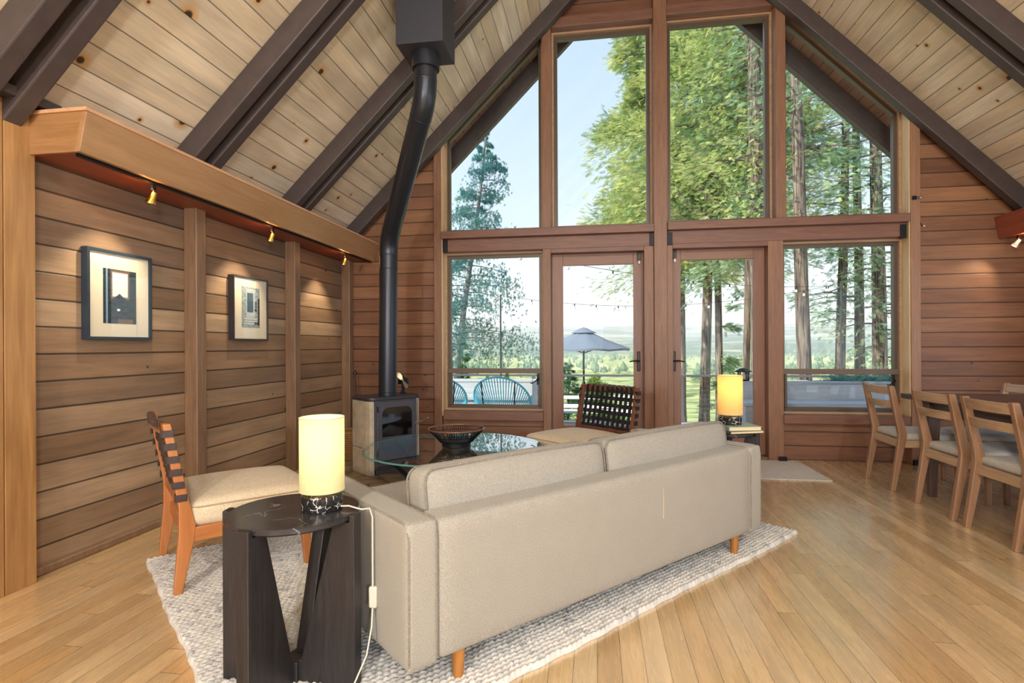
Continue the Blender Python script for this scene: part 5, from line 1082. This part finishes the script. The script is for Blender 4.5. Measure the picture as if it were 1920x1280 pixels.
# ------------------------------------------------------------------ light
w = bpy.data.worlds.new('sky'); S.world = w; w.use_nodes = True; nt = w.node_tree; nt.nodes.clear()
tc = nt.nodes.new('ShaderNodeTexCoord'); sx = nt.nodes.new('ShaderNodeSeparateXYZ'); nt.links.new(tc.outputs['Generated'], sx.inputs[0])
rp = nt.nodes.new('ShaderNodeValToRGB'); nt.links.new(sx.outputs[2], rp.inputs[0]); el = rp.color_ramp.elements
el[0].position = 0.0; el[0].color = (1.8, 1.9, 2.05, 1); el[1].position = 0.62; el[1].color = (0.46, 0.62, 0.90, 1)  # lowest stop also glows below the horizon, an added fill for the ceilings
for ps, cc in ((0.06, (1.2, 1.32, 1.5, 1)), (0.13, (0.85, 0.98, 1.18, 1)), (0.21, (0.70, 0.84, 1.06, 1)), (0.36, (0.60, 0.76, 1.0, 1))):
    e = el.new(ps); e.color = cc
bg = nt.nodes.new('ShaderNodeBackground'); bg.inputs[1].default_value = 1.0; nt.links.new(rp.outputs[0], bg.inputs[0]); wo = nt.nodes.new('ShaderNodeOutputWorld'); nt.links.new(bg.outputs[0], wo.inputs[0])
sl = bpy.data.lights.new('sun', 'SUN'); sl.energy = 7.0; sl.angle = R(0.6); sl.color = (1.0, 0.95, 0.84); so = bpy.data.objects.new('sun', sl); C.objects.link(so)
so.rotation_euler = Vector((0.74, 0.46, -0.60)).to_track_quat('-Z', 'Y').to_euler()

GLOBE = emit('fill_globe', srgb(255, 236, 208), 1.5)
for i, (x, y, z, en, col) in enumerate(((-0.85, -1.4, 3.78, 150, (1.0, 0.93, 0.84)), (0.67, -1.9, 3.87, 130, (0.94, 0.97, 1.0)), (2.2, -1.4, 3.78, 120, (0.90, 0.96, 1.0)))):  # added pendants behind the camera, fill light for the room
    t = thing('fill_pendant', ('added unseen fill lamp hung behind the viewer, first', 'added unseen fill lamp hung behind the viewer, middle', 'added unseen fill lamp hung behind the viewer, last')[i], 'lamp', (x, y, z), 0, 'added fill pendants')
    MB().lathe([(0, 0.2), (0.07, 0.2), (0.07, 0.12), (0, 0.12)], 20).build('pendant_cap', BLACK, t); MB().tube([(0, 0, 0.2), (0, 0, roofz(x) - z - 0.01)], 0.006, 6).build('pendant_rod', BLACK, t)
    l = bpy.data.lights.new('fill_pendant_light', 'POINT'); l.energy = en; l.color = col; l.shadow_soft_size = 0.16; lo = bpy.data.objects.new('fill_pendant_light', l); C.objects.link(lo); lo.parent = t; lo.location = (0, 0, -0.08)

for i, (x, y, z, en, col) in enumerate(((-1.1, -2.5, 1.75, 400, (1.0, 0.96, 0.90)), (1.64, -2.5, 1.75, 330, (0.90, 0.96, 1.0)))):  # added lamps out of view, brighten the ceiling slopes from lower down
    t = thing('fill_floor_lamp', ('added unseen fill floor lamp behind the viewer on the stove side', 'added unseen fill floor lamp behind the viewer on the dining side')[i], 'lamp', (x, y, 0), 0, 'added fill floor lamps')
    MB().lathe([(0, 0), (0.15, 0), (0.15, 0.02), (0.02, 0.03), (0, 0.03)], 28).build('base', BLACK, t); MB().tube([(0, 0, 0.03), (0, 0, z - 0.18)], 0.012, 8).build('pole', BLACK, t); MB().lathe([(0, z - 0.2), (0.06, z - 0.2), (0.06, z - 0.17), (0, z - 0.17)], 20).build('lamp_holder', BLACK, t)
    l = bpy.data.lights.new('fill_floor_light', 'POINT'); l.energy = en; l.color = col; l.shadow_soft_size = 0.16; lo = bpy.data.objects.new('fill_floor_light', l); C.objects.link(lo); lo.parent = t; lo.location = (0, 0, z)
